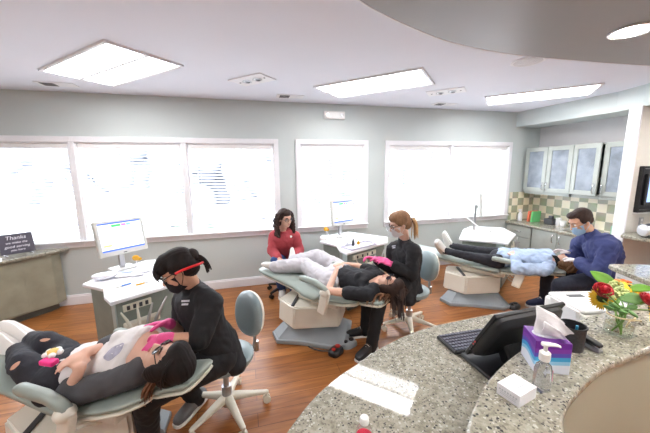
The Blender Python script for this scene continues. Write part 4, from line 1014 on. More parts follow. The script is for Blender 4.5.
def trousers(root, J, m, infl=.012, k=1.0, length=2.0, t1=.14, flare=0, name='trousers', vox=.011, wr=.005):
    b = MB(); b.loft(torso_secs(J, infl, -.12, t1, k), 24, 2.3)
    for s in 'LR':
        l = limb(J, s, 'leg'); pts, rs = cut(l, [.095*k+infl, .06*k+infl+flare*.5, .042*k+infl+flare], length)
        b.chain([lerp(J['pelvis'], l[0], .6)]+pts, [.1*k+infl]+rs, 16)
    return wrinkle(remesh(b.build(name, m, root), vox, 4), wr, 11, int(abs(J['pelvis'][0]*10)))
def shoe(root, an, toe, m, up, sole=True, msole=None, k=1.0, name='shoe'):
    an, toe = V(an), V(toe); f = (toe-an); L = f.length; f.normalize(); u = perp(f, up); r = f.cross(u)
    heel = an-f*.05*k-u*.035*k; b = MB()
    secs = []
    for t, hw, h, z in ((-.035, .016, .02, .03), (-.03, .026, .04, .04), (0, .036, .055, .05), (.06, .040, .055, .05), (.11, .042, .046, .04), (.17, .048, .034, .03), (.215, .046, .028, .026), (.245, .034, .02, .02), (.255, .018, .01, .018)):
        secs.append((heel+f*t*k+u*(z-.005)*k, r*hw*k, u*h*k))
    b.loft(secs, 18, 2.6); b.cone(an, an-u*.02, .042*k, .045*k)
    o = remesh(b.build(name, m, root), .007, 3)
    if sole:
        b = MB(); secs = []
        for t, hw in ((-.038, .018), (-.03, .032), (.02, .041), (.1, .044), (.17, .053), (.22, .05), (.25, .036), (.262, .016)):
            secs.append((heel+f*t*k-u*.012*k, r*hw*k, u*.014*k))
        b.loft(secs, 18, 3); b.build('sole', msole or m_sole, o)
        b = MB()
        for q in range(4):
            c = heel+f*(.10+.022*q)*k+u*(.083-.012*q)*k
            b.tube([c-r*.026*k-u*.008*k, c+u*.004*k, c+r*.026*k-u*.008*k], .0035*k, 6)
        b.build('laces', m_sock, o)
    return o
def hair_cap(b, T, k=1.0, hairline=.055, low=-.06, r=(.082, .103, .094), side=.03, back_low=-.085):
    "shell over the skull; opening at the face"
    n, m = 36, 22; c = V((0, -.014, .03))*k
    def keep(p):
        x, y, z = p
        if y > .0 and z < hairline-.35*abs(x) and y > .02: return False
        if z < low and y > -.03: return False
        return z > back_low
    vs = {}; 
    def P(i, j, s):
        a = PI*i/m; t = 2*PI*j/n
        return V((r[0]*math.sin(a)*math.cos(t), r[1]*math.sin(a)*math.sin(t), r[2]*math.cos(a)))*s*k+c
    fs = []
    for i in range(m):
        for j in range(n):
            q = [(i, j), (i, (j+1) % n), (i+1, (j+1) % n), (i+1, j)]
            if all(keep(P(a, bb, 1)/k) for a, bb in q): fs.append(q)
    fset = set(); 
    for q in fs: fset.add(tuple(q))
    out = {}; 
    def vert(key, s):
        kk = (key if key[0] not in (0, m) else (key[0], 0), s)
        if kk not in out: out[kk] = b.bm.verts.new(T @ P(key[0], key[1], 1 if s else .9))
        return out[kk]
    from collections import Counter
    ec = Counter()
    for q in fs:
        v1 = [vert(x, 1) for x in q]; v0 = [vert(x, 0) for x in q]
        u1 = list(dict.fromkeys(v1)); u0 = list(dict.fromkeys(v0))
        if len(u1) > 2: b._f(u1); b._f(u0[::-1])
        for a in range(4):
            e = (q[a], q[(a+1) % 4]); ec[e] += 1
    for e in list(ec):
        if (e[1], e[0]) not in ec:
            a1, b1, a0, b0 = vert(e[0], 1), vert(e[1], 1), vert(e[0], 0), vert(e[1], 0)
            if a1 is not b1: b._f([b1, a1, a0, b0])
def strands(b, T, paths, n=14, r=.0065, jit=.012, rnd=None, taper=.35, vary=.25):
    "each path is a list of local points; n jittered strands follow it"
    rnd = rnd or random.Random(1)
    for path in paths:
        for q in range(n):
            o = V((rnd.gauss(0, jit), rnd.gauss(0, jit), rnd.gauss(0, jit*.6))); f0 = rnd.uniform(.5, 1)
            pts = [T @ (V(p)+o*(.5+.7*i/len(path))) for i, p in enumerate(path)]
            pts = spline(pts, 4); pts = pts[:max(4, int(len(pts)*(1-vary*rnd.random())))]; m = len(pts)
            b.tube(pts, [r*(1-(1-taper)*(i/(m-1))**2) for i in range(m)], 6)
def hair(root, T, m, k=1.0, fringe=0, side=0, paths=(), n=10, r=.006, jit=.007, seed=1, back=0, crown=1.0, name='hair', short=False):
    "groomed volume sitting back on the skull, strands along paths merged in"
    b = MB(); kk = lambda *a: tuple(x*k for x in a)
    if short:
        b.ell(kk(0, -.030, .043), kk(.080, .088, .084), mx=T, n=28, m=18); b.ell(kk(0, -.05, .0), kk(.070, .056, .06), mx=T, n=20, m=12)
        b.ell(kk(0, .028, .092), kk(.056, .056, .032), mx=T, n=20, m=12)
    else: b.ell(kk(0, -.026, .040), kk(.083*crown, .096*crown, .088*crown), mx=T, n=28, m=18)
    if not short: b.ell(kk(0, -.055, -.005), kk(.074, .066, .075+back), mx=T, n=20, m=12)
    if not short: b.ell(kk(0, .02, .078), kk(.066, .062, .050), mx=T, n=20, m=12)
    if fringe: b.ell(kk(0, .058, .068-.25*fringe), kk(.062, .042, .04+.35*fringe), mx=T, n=18, m=10)
    for x in (-1, 1):
        b.ell(kk(x*.062, -.015, .03), kk(.024, .05, .05), mx=T)
        if side: b.ell(kk(x*.074, .0, -.01-side*.4), kk(.02, .045, .05+side), mx=T)
    o = remesh(b.build(name, m, root), .006, 3)
    # combed relief
    me = o.data; Ti = T.inverted(); ns = [v.normal.copy() for v in me.vertices]
    for v, nn in zip(me.vertices, ns):
        q = Ti @ v.co; a = math.atan2(q.x, q.z-.0)*9+seed
        v.co += nn*.0028*(mnoise.noise(V((a*1.6, q.y*6, seed)))+.6*mnoise.noise(V((a*4, q.y*9, seed+5))))
    me.update()
    if paths:
        b = MB(); strands(b, T, paths, n, r, jit, random.Random(seed)); b.build('hair_lock', m, o)
    return o
def glasses(root, T, k=1.0, dark=False, name='glasses'):
    b = MB()
    s = lambda *a: V(tuple(x*k for x in a))
    for x in (-1, 1):
        ring = [T @ s(x*.033+.026*math.cos(t), .096-.012*abs(math.cos(t))*0-abs(x*.033+.026*math.cos(t))*.12, .006+.019*math.sin(t)) for t in [2*PI*i/16 for i in range(16)]]
        b.tube(ring, .0026*k, 6, closed=True)
        b.tube([T @ s(x*.058, .088, .01), T @ s(x*.077, .05, .012), T @ s(x*.08, .0, .01), T @ s(x*.078, -.02, -.004)], .0026*k, 6)
    b.tube([T @ s(-.008, .095, .01), T @ s(0, .097, .013), T @ s(.008, .095, .01)], .0026*k, 6)
    g = b.build(name, m_frame, root)
    for x in (-1, 1):
        b = MB(); vs = [T @ s(x*.033+.025*math.cos(t), .095-abs(x*.033+.025*math.cos(t))*.12, .006+.018*math.sin(t)) for t in [2*PI*i/16 for i in range(16)]]
        b.mesh(vs, [tuple(range(16))]); b.build('lens', m_dlens if dark else m_lens, g)
def mask(root, T, m, k=1.0, loops=True):
    b = MB(); n, mm = 14, 10
    rows = []
    for i in range(mm+1):
        v = i/mm; z = -.012-.092*v; row = []
        for j in range(n+1):
            u = -1+2*j/n; x = u*(.066-.022*v); bulge = .112-.055*u*u-.03*max(0, v-.6)**1*1.2-.006*(1-v)-.020*abs(u)**3
            if v > .75: bulge -= .05*(v-.75)
            row.append((x, bulge, z-.012*(1-u*u)*v))
        rows.append(row)
    o = []
    for s in (1, .965):
        o.append([[b.bm.verts.new(T @ (V((p[0], p[1]*s-(.0 if s == 1 else 0.002), p[2]))*k)) for p in row] for row in rows])
    for L, fl in ((o[0], False), (o[1], True)):
        for i in range(mm):
            for j in range(n):
                q = [L[i][j], L[i][j+1], L[i+1][j+1], L[i+1][j]]; b._f(q[::-1] if fl else q)
    per = [(0, j) for j in range(n)]+[(i, n) for i in range(mm)]+[(mm, j) for j in range(n, 0, -1)]+[(i, 0) for i in range(mm, 0, -1)]
    for a in range(len(per)):
        p, q = per[a], per[(a+1) % len(per)]; b._f([o[0][p[0]][p[1]], o[1][p[0]][p[1]], o[1][q[0]][q[1]], o[0][q[0]][q[1]]])
    k_ = b.build('face_mask', m, root)
    if loops:
        b = MB()
        for x in (-1, 1):
            b.tube(spline([T @ (V((x*.064, .042, -.02))*k), T @ (V((x*.08, .0, .005))*k), T @ (V((x*.084, -.02, -.005))*k), T @ (V((x*.08, -.01, -.035))*k), T @ (V((x*.05, .04, -.09))*k)], 4), .0018, 5)
        b.build('ear_loop', m, k_)
def clothing_ball(): pass
def person(loc, label):
    return empty('person', (loc[0], loc[1], 0), label=label, cat='person')
# ------------------------------------------------------------------ masked hygienist at the nearest chair
Z = V((0, 0, 1))
root = person((-.22, 2.0), 'person in black scrubs and black face mask with pink gloves leaning over the nearest patient')
J = dict(pelvis=(-.23, 2.0, .57), chest=GY(203, 317, 1.95), neck=GY(194, 289, 1.95), head=GY(178.5, 270, 1.87),
         shL=GY(211, 304, 1.79), shR=GY(184, 297, 2.09), elL=GY(199, 339, 1.70), wrL=GY(162, 338, 1.68), elR=GY(182, 330, 2.12), wrR=GY(168, 323, 1.88),
         hipL=(-.22, 1.90, .55), hipR=(-.24, 2.07, .55), knL=G(146, 398, .50), anL=G(150, 440, .065), toeL=G(130, 446, .055), knR=(-.60, 2.04, .49), anR=G(197, 399, .065), toeR=G(177, 419, .055))
J['handL'] = (G(147, 353, .80)-V(J['wrL']), (-.2, .5, -.8), (0, .9, .3), .55, True)
J['handR'] = (V((-.9, -.2, .10)), (.1, -.5, -.8), (0, -.6, .6), .6, True)
T = head_T(J['head'], (-.88, -.16, -.52), (-.45, 0, .9))
body(root, J, T, m_skin2); gloves(root, J, m_glove)
hm = [(V((-.23, 2.0, .58)), V((-.13, 1.93, .47)), .14, .075)]
sh = top(root, 'scrub_jacket', J, m_blackcloth, sleeve=1.0, infl=.015, collar=.03, hem=hm, bust=1, loose=.012)
m_thread = mat('pale_thread', S(206, 208, 214), .8)
mark(sh, 186, 301, [((-1.2, -.75), (-.65, -.2), (-.1, .35), (.45, 1.1)), ((-1.0, .2), (.3, .9))], .026, m_thread)
trousers(root, J, m_blackcloth, .014)
for s in 'LR': shoe(root, J['an'+s], J['toe'+s], m_gshoe, Z)
hr = hair(root, T, m_hblack, 1.03, fringe=.03, crown=.98, seed=2, paths=[[(x*.03, .05, .115), (x*.05, .092, .08), (x*.056, .104, .04), (x*.052, .102, .018)] for x in (-1, -.5, 0, .5, 1)], n=9, r=.007, jit=.006)
b = MB(); strands(b, T, [[(0, -.11, .0), (.01, -.135, -.02), (.02, -.14, -.07), (.02, -.12, -.13)], [(0, -.11, .02), (-.02, -.14, .0), (-.02, -.145, -.05), (-.01, -.13, -.11)]], 12, .007, .007, random.Random(3)); b.build('ponytail', m_hblack, hr)
b = MB(); b.ell((0, -.115, .03), (.04, .035, .04), mx=T); b.build('hair_bun', m_hblack, root)
glasses(root, T, 1.0); mask(root, T, m_mask); face_parts(root, T, mouth=False)
b = MB(); b.tube(spline([T @ V(p) for p in ((.084, .01, .006), (.094, -.03, .002), (.09, -.08, -.012), (.06, -.12, -.03), (0, -.140, -.042), (-.06, -.12, -.03), (-.09, -.08, -.012), (-.094, -.03, .002), (-.084, .01, .006))], 6), .0075, 8); b.build('glasses_strap', mat('red_strap', S(226, 44, 52), .4), root)
# ------------------------------------------------------------------ nearest patient
root = person((-.9, 1.9), 'person in black ripped jeans and white raglan shirt lying on the nearest dental chair')
hip = V((-1.08, 1.90, .60))
J = dict(pelvis=hip, chest=G(122, 357, .70), neck=G(147, 356, .765), head=G(168, 362, .80),
         shL=G(138, 373, .71), shR=G(136, 344, .76), elL=G(67, 396, .60), wrL=G(81, 367, .765), elR=G(114, 345, .74), wrR=G(86, 352, .795),
         hipL=G(52, 382, .58), hipR=G(62, 355, .60), knL=G(24, 365, .68), anL=G(17, 350, .60), toeL=G(-1, 339, .68), knR=G(47, 343, .69), anR=G(31, 339, .62), toeR=G(12, 327, .71))
J['handL'] = (G(68, 355, .785)-V(J['wrL']), (0, 0, -1), (.3, .6, 0), .35)
J['handR'] = (G(66, 362, .79)-V(J['wrR']), (0, 0, -1), (-.3, -.6, 0), .35)
hd = (V(J['head'])-V(J['neck'])).normalized()
T = head_T(J['head'], (-.35, .12, .93), (.85, -.35, .45))
body(root, J, T, m_skin, k=.93, hk=.98)
o = top(root, 'raglan_shirt', J, m_rag, sleeve=1.22, infl=.012, k=.93, t0=-.08, t1=.9, msleeve=m_sleeve, bust=1, loose=.02, sl_infl=.012)
# printed emblem on the shirt front
C, N = V(J['chest']), V(J['neck']); tan = (N-C).normalized(); ss = perp(tan, V(J['shR'])-V(J['shL'])); fr = tan.cross(ss)
patch(o, 114, 352, .055, .035, mat('grey_print', S(168, 168, 186), .8, var=.2, scale=30), 'shirt_print', .5)
b = MB(); ring = [N-tan*.075+fr*.0+ss*.088*math.cos(t)+(fr*.082+tan*-.03)*math.sin(t) for t in [2*PI*i/24 for i in range(24)]]; b.tube(ring, .007, 8, closed=True); b.build('neckband', m_sleeve, o)
o = trousers(root, J, m_jeans, .012, k=.97, length=1.9)
patch(o, 15, 366, .026, .012, m_skin2, 'ripped_knee', .9); patch(o, 45, 340, .024, .010, m_skin2, 'ripped_knee', .3)
for s in 'LR': shoe(root, J['an'+s], J['toe'+s], m_shoew, (-.6, .55, .3) if s == 'L' else (-.5, .65, .3), k=1.0)
hr = hair(root, T, m_hblack, 1.05, side=.02, seed=4, back=.02, paths=[[(s*.05, .04, .1), (s*.09, .0, .05), (s*.085, -.06, .0), (s*.04, -.1, -.05)] for s in (-1, 1)], n=8)
b = MB(); I = M.Identity(4); p0 = T @ V((-.05, -.06, -.02)); 
w1 = G(158, 377, .74); w2 = G(149, 388, .70); w3 = G(146, 398, .62); w4 = G(145, 407, .55)
strands(b, I, [[T @ V((.02, -.09, .0)), w1, w2, w3, w4]], 44, .005, .012, rnd)
b.build('ponytail', m_hbrown, hr)
glasses(root, T, 1.0, True, 'dark_glasses'); face_parts(root, T, closed=True)
# the small things lying in her lap
p = G(53, 352, .80)
e = empty('toy_flower', p, label='small yellow and white toy lying on the thigh of the nearest patient', cat='toy')
b = MB(); b.ell(p+V((0, 0, .0)), (.03, .03, .018)); b.build('yellow_center', mat('soft_yellow', S(240, 200, 110), .6), e)
for k in range(5):
    a = k*2*PI/5; b = MB(); b.ell(p+V((.03*math.cos(a), .03*math.sin(a), -.004)), (.018, .018, .014)); b.build('petal', m_white, e)
p = G(49, 362, .775); b = MB(); b.box(p, (.085, .045, .03), rz=rad(-25), bev=.009); tag(b.build('retainer_case', mat('hot_pink_plastic', S(238, 50, 140), .35)), 'hot pink case lying on the lap of the nearest patient', 'case')

# ------------------------------------------------------------------ middle patient
root = person((.9, 2.8), 'person in black tee and light grey sweatpants lying on the middle dental chair')
J = dict(pelvis=G(336, 276, .63), chest=G(364, 281, .66), neck=G(379, 285, .68), head=G(390, 286, .69),
         shL=G(368, 295, .63), shR=G(374, 272, .67), elL=G(328, 291, .62), wrL=G(337, 269, .74), elR=G(357, 266, .68), wrR=G(343, 264, .75),
         hipL=G(331, 283, .61), hipR=G(340, 270, .63), knL=G(305, 265, .68), anL=G(274, 267, .66), toeL=G(256, 259, .70), knR=G(318, 256, .74), anR=G(293, 261, .67), toeR=G(290, 244, .83))
J['handL'] = (G(347, 262, .765)-V(J['wrL']), (0, 0, -1), (-.3, .6, 0), .35)
J['handR'] = (G(336, 264, .77)-V(J['wrR']), (0, 0, -1), (.3, -.6, 0), .35)
T = head_T(J['head'], (-.1, -.02, 1), (.62, -.78, .1))
body(root, J, T, m_skin, k=.9, hk=1.0)
top(root, 'black_tee', J, m_tee, sleeve=.5, infl=.01, k=.93, t0=.0, t1=.9, bust=1, sl_infl=.014)
trousers(root, J, m_greyp, .02, k=.93, length=1.95, flare=.012, wr=.009, name='sweatpants')
for s in 'LR': shoe(root, J['an'+s], J['toe'+s], m_sock, Z if s == 'L' else (-.6, .6, .2), sole=False, k=.95, name='sock')
rnd = random.Random(6); I = M.Identity(4)
hr = hair(root, T, m_hdark, 1.05, side=.02, seed=6, back=.02)
b = MB()
for (sx, px, m_) in ((-.08, 392, 0), (-.04, 396, 0), (0, 399, 0), (.04, 401, 0)):
    strands(b, I, [[T @ V((sx*.5, .0, .12)), T @ V((sx, -.06, .13)), G(px+2, 292, .66), G(px+1, 304, .57), G(px+2, 320+4*rnd.random(), .46)]], 22, .006, .016, rnd)
b.build('long_lock', m_hdark, hr)
b = MB()
for px in (369, 374, 380, 386): strands(b, I, [[T @ V((-.06, -.08, -.01)), G(px+4, 294, .645), G(px, 299, .61), G(px-2, 306, .565)]], 13, .0055, .011, rnd)
b.build('loose_lock', m_hbrown, hr)
glasses(root, T, 1.05, True, 'dark_glasses'); face_parts(root, T, closed=True)

# ------------------------------------------------------------------ hygienist with ponytail
root = person((1.6, 2.7), 'person in black scrubs with blonde ponytail and pink gloves seated behind the middle chair')
J = dict(pelvis=(1.64, 2.76, .57), chest=GY(407, 263, 2.70), neck=GY(405, 243, 2.66), head=GY(399.5, 224, 2.62),
         shL=GY(414, 251, 2.50), shR=GY(393, 249, 2.83), elL=GY(412, 275, 2.46), wrL=GY(391, 264, 2.49), elR=GY(391, 269, 2.86), wrR=GY(375, 259, 2.76),
         hipL=(1.60, 2.67, .55), hipR=(1.60, 2.85, .55), knL=(1.23, 2.54, .50), anL=G(371, 347, .065), toeL=G(361, 354, .055), knR=(1.22, 2.80, .50), anR=G(365, 331, .065), toeR=G(348, 332, .055))
J['handL'] = (GY(376, 257, 2.52)-V(J['wrL']), (-.3, .5, -.7), (-.3, .3, .6), .6, True)
J['handR'] = (GY(362, 256, 2.76)-V(J['wrR']), (-.3, -.3, -.7), (0, -.5, .6), .8, True)
T = head_T(J['head'], (-.92, .1, -.36), (-.36, .04, .93))
body(root, J, T, m_skin); gloves(root, J, m_glove)
hm = [(V((1.64, 2.74, .57)), V((1.68, 2.66, .45)), .135, .10), (V((1.62, 2.68, .56)), V((1.58, 2.60, .42)), .12, .08)]
sj = top(root, 'scrub_jacket', J, m_blackcloth, sleeve=1.85, infl=.013, collar=.035, hem=hm, bust=1, loose=.008)
trousers(root, J, m_blackcloth, .012)
for s in 'LR': shoe(root, J['an'+s], J['toe'+s], m_bshoe, Z)
rnd = random.Random(9); hr = hair(root, T, m_hlight, 1.05, seed=9)
b = MB(); strands(b, T, [[(0, -.11, -.01), (0, -.14, -.015), (0, -.15, -.07), (.0, -.125, -.15), (0, -.10, -.22)]], 34, .0075, .014, rnd); b.build('ponytail', m_hblond, hr)
b = MB(); b.tube([T @ V((.022*math.cos(t), -.128, .022*math.sin(t)-.012)) for t in [2*PI*i/14 for i in range(14)]], .006, 6, closed=True); b.build('hair_tie', m_black, hr)
mask(root, T, m_maskw); face_parts(root, T, mouth=False); glasses(root, T, 1.0, False, 'safety_glasses')
mark(sj, 394, 246, [((-1.2, -.75), (-.65, -.2), (-.1, .35), (.45, 1.1)), ((-1.0, .2), (.3, .9))], .024, m_thread)
b = MB()
rows = []
for i in range(7):
    v = i/6; rows.append([T @ V((.085*math.sin(a), .035+.105*math.cos(a), .06-.15*v)) for a in [rad(-70+140*j/12) for j in range(13)]])
vs = [p for r_ in rows for p in r_]; b.mesh(vs, [(i*13+j, i*13+j+1, (i+1)*13+j+1, (i+1)*13+j) for i in range(6) for j in range(12)]); b.build('face_shield', glass_mat('shield_film', (.95, .97, 1)), root)

# ------------------------------------------------------------------ seated woman by the wall
root = person((.5, 4.1), 'person in red hoodie with long dark curly hair and glasses seated by the window wall')
J = dict(pelvis=(.50, 4.16, .53), chest=GY(283, 244, 4.02), neck=GY(283, 230, 3.94), head=GY(285, 218.5, 3.86),
         shL=GY(295, 236, 3.94), shR=GY(274, 236, 3.98), elL=GY(299.5, 250, 3.95), wrL=GY(293, 257, 3.74), elR=GY(272, 251, 3.95), wrR=GY(279, 259, 3.74),
         hipL=(.60, 4.10, .50), hipR=(.42, 4.10, .50), knL=(.62, 3.78, .47), anL=(.58, 3.96, .065), toeL=(.60, 3.84, .055), knR=GY(276, 261, 3.78), anR=G(282, 290, .065), toeR=G(282, 297, .055))
J['handL'] = ((-.3, -.7, -.2), (0, 0, -1), (-1, 0, 0), .4); J['handR'] = ((.3, -.7, -.2), (0, 0, -1), (1, 0, 0), .4)
T = head_T(J['head'], (.45, -.86, -.16), (.05, -.16, .96))
body(root, J, T, m_skin, k=.95, hk=1.0)
o = top(root, 'red_hoodie', J, m_red, sleeve=1.78, infl=.016, k=.92, t0=-.08, t1=.95, bust=1, loose=.02)
b = MB(); N = V(J['neck']); b.tube([N+V((.085*math.cos(t), .03+.075*math.sin(t), -.01-.03*math.sin(-t))) for t in [2*PI*i/20 for i in range(20)]], .03, 10, closed=True); remesh(b.build('hood', m_red, o), .01, 3)
patch(o, 291, 236.5, .016, .016, m_white, 'chest_badge')
trousers(root, J, m_blue, .014, k=.98)
for s in 'LR': shoe(root, J['an'+s], J['toe'+s], m_shoew, Z)
hr = hair(root, T, m_hdark, 1.03, seed=12, back=.05); b = MB(); rnd = random.Random(12)
def curl(pts, amp=.012, turns=5):
    q = spline(pts, 8); n = len(q); ph = rnd.uniform(0, 6)
    return [p+V((math.cos(ph+turns*2*PI*i/n), math.sin(ph+turns*2*PI*i/n), 0))*amp*min(1, i/8) for i, p in enumerate(q)]
for s in (-1, 1):
    for x in range(26):
        a = rnd.uniform(-.8, 1.0); dx = rnd.uniform(0, .03)
        pts = [T @ V((s*.01, .05-.06*a*0, .13)), T @ V((s*(.07+dx*.4), -.0-.05*a, .075)), T @ V((s*(.09+dx), -.02-.06*a, -.01)), T @ V((s*(.098+dx), -.01-.07*a, -.1)), T @ V((s*(.1+dx*.6), .02-.06*a, -.19-.05*rnd.random()))]
        b.tube(curl(pts), .0085, 6)
b.build('curls', m_hdark, hr)
glasses(root, T, 1.08); face_parts(root, T)

# ------------------------------------------------------------------ farthest patient
root = person((3.1, 2.9), 'person in pale denim jacket and dark leggings lying on the farthest dental chair')
D3 = CH3-CH2
J = dict(pelvis=G(500, 257, .63), chest=G(531, 260, .66), neck=G(553, 260.5, .68), head=G(569, 262, .685),
         shL=G(545, 270, .63), shR=G(547, 254, .67), elL=G(517, 269, .62), wrL=G(515, 256, .72), elR=G(522, 254, .67), wrR=G(514, 252, .73),
         hipL=G(498, 262, .61), hipR=G(504, 254, .62), knL=G(468, 256, .64), anL=G(442, 250, .66), toeL=G(434, 241, .80), knR=G(475, 250, .65), anR=G(449, 245, .66), toeR=G(443, 235, .80))
J['handL'] = (G(508, 252, .735)-V(J['wrL']), (0, 0, -1), (.3, .6, 0), .4); J['handR'] = (G(506, 255, .74)-V(J['wrR']), (0, 0, -1), (.3, -.6, 0), .4)
T = head_T(J['head'], (-.12, .02, 1), (.62, -.78, .1))
body(root, J, T, m_skin, k=.84, hk=.98)
top(root, 'denim_jacket', J, m_jacket, sleeve=1.85, infl=.014, k=.86, t0=.0, t1=.9, loose=.015, wr=.013)
b = MB(); b.loft([(C+tan*t+fr*z, ss*w_, fr*.016) for t, w_, z in ((.05, .03, .10), (.12, .05, .085), (.165, .055, .065))], 12, 2.5) if False else None
C, N = V(J['chest']), V(J['neck']); b = MB(); b.chain([lerp(C, N, .72), lerp(C, N, 1.12)], [.075, .06], 16); remesh(b.build('dark_collar', m_tee, root), .01, 3)
trousers(root, J, m_jeans, .004, k=.84, length=1.92, name='leggings')
for s in 'LR': shoe(root, J['an'+s], J['toe'+s], m_shoew, (-.6, .6, .2), k=.98)
hair(root, T, m_hlight, 1.06, side=.03, seed=14, back=.02, paths=[[(-.06, .06, .09), (-.098, .0, .06), (-.098, -.07, .02), (-.06, -.11, -.02)], [(-.07, .03, .07), (-.1, -.03, .0), (-.09, -.09, -.04), (-.05, -.12, -.06)]], n=10)
face_parts(root, T, closed=True)

# ------------------------------------------------------------------ dentist
root = person((3.6, 2.2), 'person in navy shirt with blue face mask and white gloves seated at the farthest chair')
J = dict(pelvis=(3.60, 2.24, .55), chest=GX(604, 258, 3.52), neck=GX(593, 236, 3.44), head=GX(580.5, 221.5, 3.36),
         shL=GX(609, 247, 3.40), shR=GX(579, 244, 3.60), elL=GX(600, 274, 3.32), wrL=GX(579, 262, 3.34), elR=GX(577, 268, 3.62), wrR=GX(571, 254, 3.52),
         hipL=(3.50, 2.18, .54), hipR=(3.62, 2.32, .54), knL=G(560, 285, .53), anL=(3.30, 2.36, .065), toeL=(3.22, 2.46, .055), knR=(3.62, 2.74, .52), anR=G(544, 301, .065), toeR=G(524, 302, .055))
J['handL'] = (GX(561, 255, 3.40)-V(J['wrL']), (-.2, .2, -.9), (0, .5, .6), .5, True); J['handR'] = (GX(560, 250, 3.46)-V(J['wrR']), (-.2, -.3, -.9), (0, -.5, .6), .55, True)
T = head_T(J['head'], (-.80, .28, -.52), (-.5, .2, .85))
body(root, J, T, m_skin2, k=1.0, hk=1.04); gloves(root, J, m_glovew, 1.06)
o = top(root, 'navy_shirt', J, m_navy, sleeve=1.9, infl=.018, k=1.03, collar=.02, loose=.022, wr=.009)
trousers(root, J, m_trous, .014, k=1.0)
for s in 'LR': shoe(root, J['an'+s], J['toe'+s], m_nshoe, Z, k=1.08)
hair(root, T, m_hdark, 1.08, seed=17, short=True)
mask(root, T, m_maskb, 1.06); face_parts(root, T, 1.05, mouth=False)
# ================================================================== RECEPTION DESK (foreground)
ZD, ZL = .78, 1.0
pts_out = [(-0.154, 0.673), (-0.029, 0.846), (0.096, 0.990), (0.226, 1.124), (0.363, 1.225), (0.509, 1.302), (0.716, 1.408), (0.990, 1.494), (1.317, 1.528), (1.826, 1.538), (2.258, 1.499)]
ring_out = [(.40, .36), (.48, .50), (.583, .627), (.693, .715), (.836, .803), (1.078, .902), (1.45, 1.0), (1.9, 1.06), (2.35, 1.07)]
ring_in = [(.74, .26), (.79, .42), (.87, .555), (.968, .622), (1.122, .678), (1.32, .73), (1.584, .76), (2.0, .78), (2.35, .78)]
def P2(l, n=6): return [(p.x, p.y) for p in spline([V(q+(0,)) for q in l], n)]
def offs(l, d):
    out = []
    for i, p in enumerate(l):
        a = V(l[max(i-1, 0)]+(0,)); c = V(l[min(i+1, len(l)-1)]+(0,)); t = (c-a).normalized(); out.append((p[0]-t.y*d, p[1]+t.x*d))
    return out
out_c, ro_c, ri_c = P2(pts_out), P2(ring_out), P2(ring_in)
b = MB(); b.prism(out_c[::-1]+offs(ro_c, -.05), ZD-.032, ZD, bev=.007)
tag(b.build('desk_worktop', m_granite, angle=25), 'large curved speckled granite worktop in the foreground with the keyboard on it', 'worktop')
b = MB(); b.prism(ro_c[::-1]+ri_c, ZL-.035, ZL, bev=.012)
tag(b.build('transaction_ledge', m_granite, angle=30), 'raised curved granite ledge at lower right carrying the flowers and tissue box', 'ledge')
e = empty('reception_desk', (1.0, 1.1, 0), label='curved reception desk base under the foreground granite tops', cat='desk')
m_deskin = mat('beige_laminate', S(172, 172, 154), .5, var=.02, scale=3)
b = MB(); bo = offs(out_c, -.06); b.prism(bo[::-1]+offs(bo, -.03), .0, ZD-.032); b.build('outer_panel', m_lam, e, angle=30)
b = MB(); ri2 = offs(ri_c, .022); ro2 = offs(ro_c, -.045); b.prism(ro2[::-1]+ri2, .0, ZL-.035); b.build('inner_wall', m_deskin, e, angle=30)

def local(name, c, rz, parent=None):
    return M.Translation(V(c)) @ M.Rotation(rz, 4, 'Z')
# keyboard
k0, k1, k3 = G(436.6, 335.5, ZD+.02), G(456, 350.5, ZD+.02), G(487, 327.5, ZD+.02)
ux = (k3-k0); ux.z = 0; ux.normalize(); uy = V((-ux.y, ux.x, 0)); ang = math.atan2(ux.y, ux.x); kd = .165; kl = .43
c = k0+ux*kl/2-uy*kd/2; c.z = ZD
T = local('k', c, ang)
e = empty('keyboard', c, ang, label='black computer keyboard on the granite worktop left of the monitor', cat='keyboard')
b = MB(); b.box((0, 0, .011), (kl, kd, .02), bev=.006, mx=T); b.build('case', m_black, e)
b = MB(); m_key = mat('dark_key', S(78, 78, 92), .5, var=.03)
for r in range(6):
    y = .066-r*.0255-(0 if r == 0 else .006); x = -.205
    while x < .2:
        w_ = .0165
        if r == 5 and -.13 < x < -.03: w_ = .1
        if .082 < x+w_/2 < .092 or .148 < x+w_/2 < .156: x += .008
        b.box((x+w_/2, y, .023), (w_, .0175, .008), bev=.002, mx=T); x += w_+.0025
o = b.build('keys', m_key, e); o['kind'] = 'stuff'
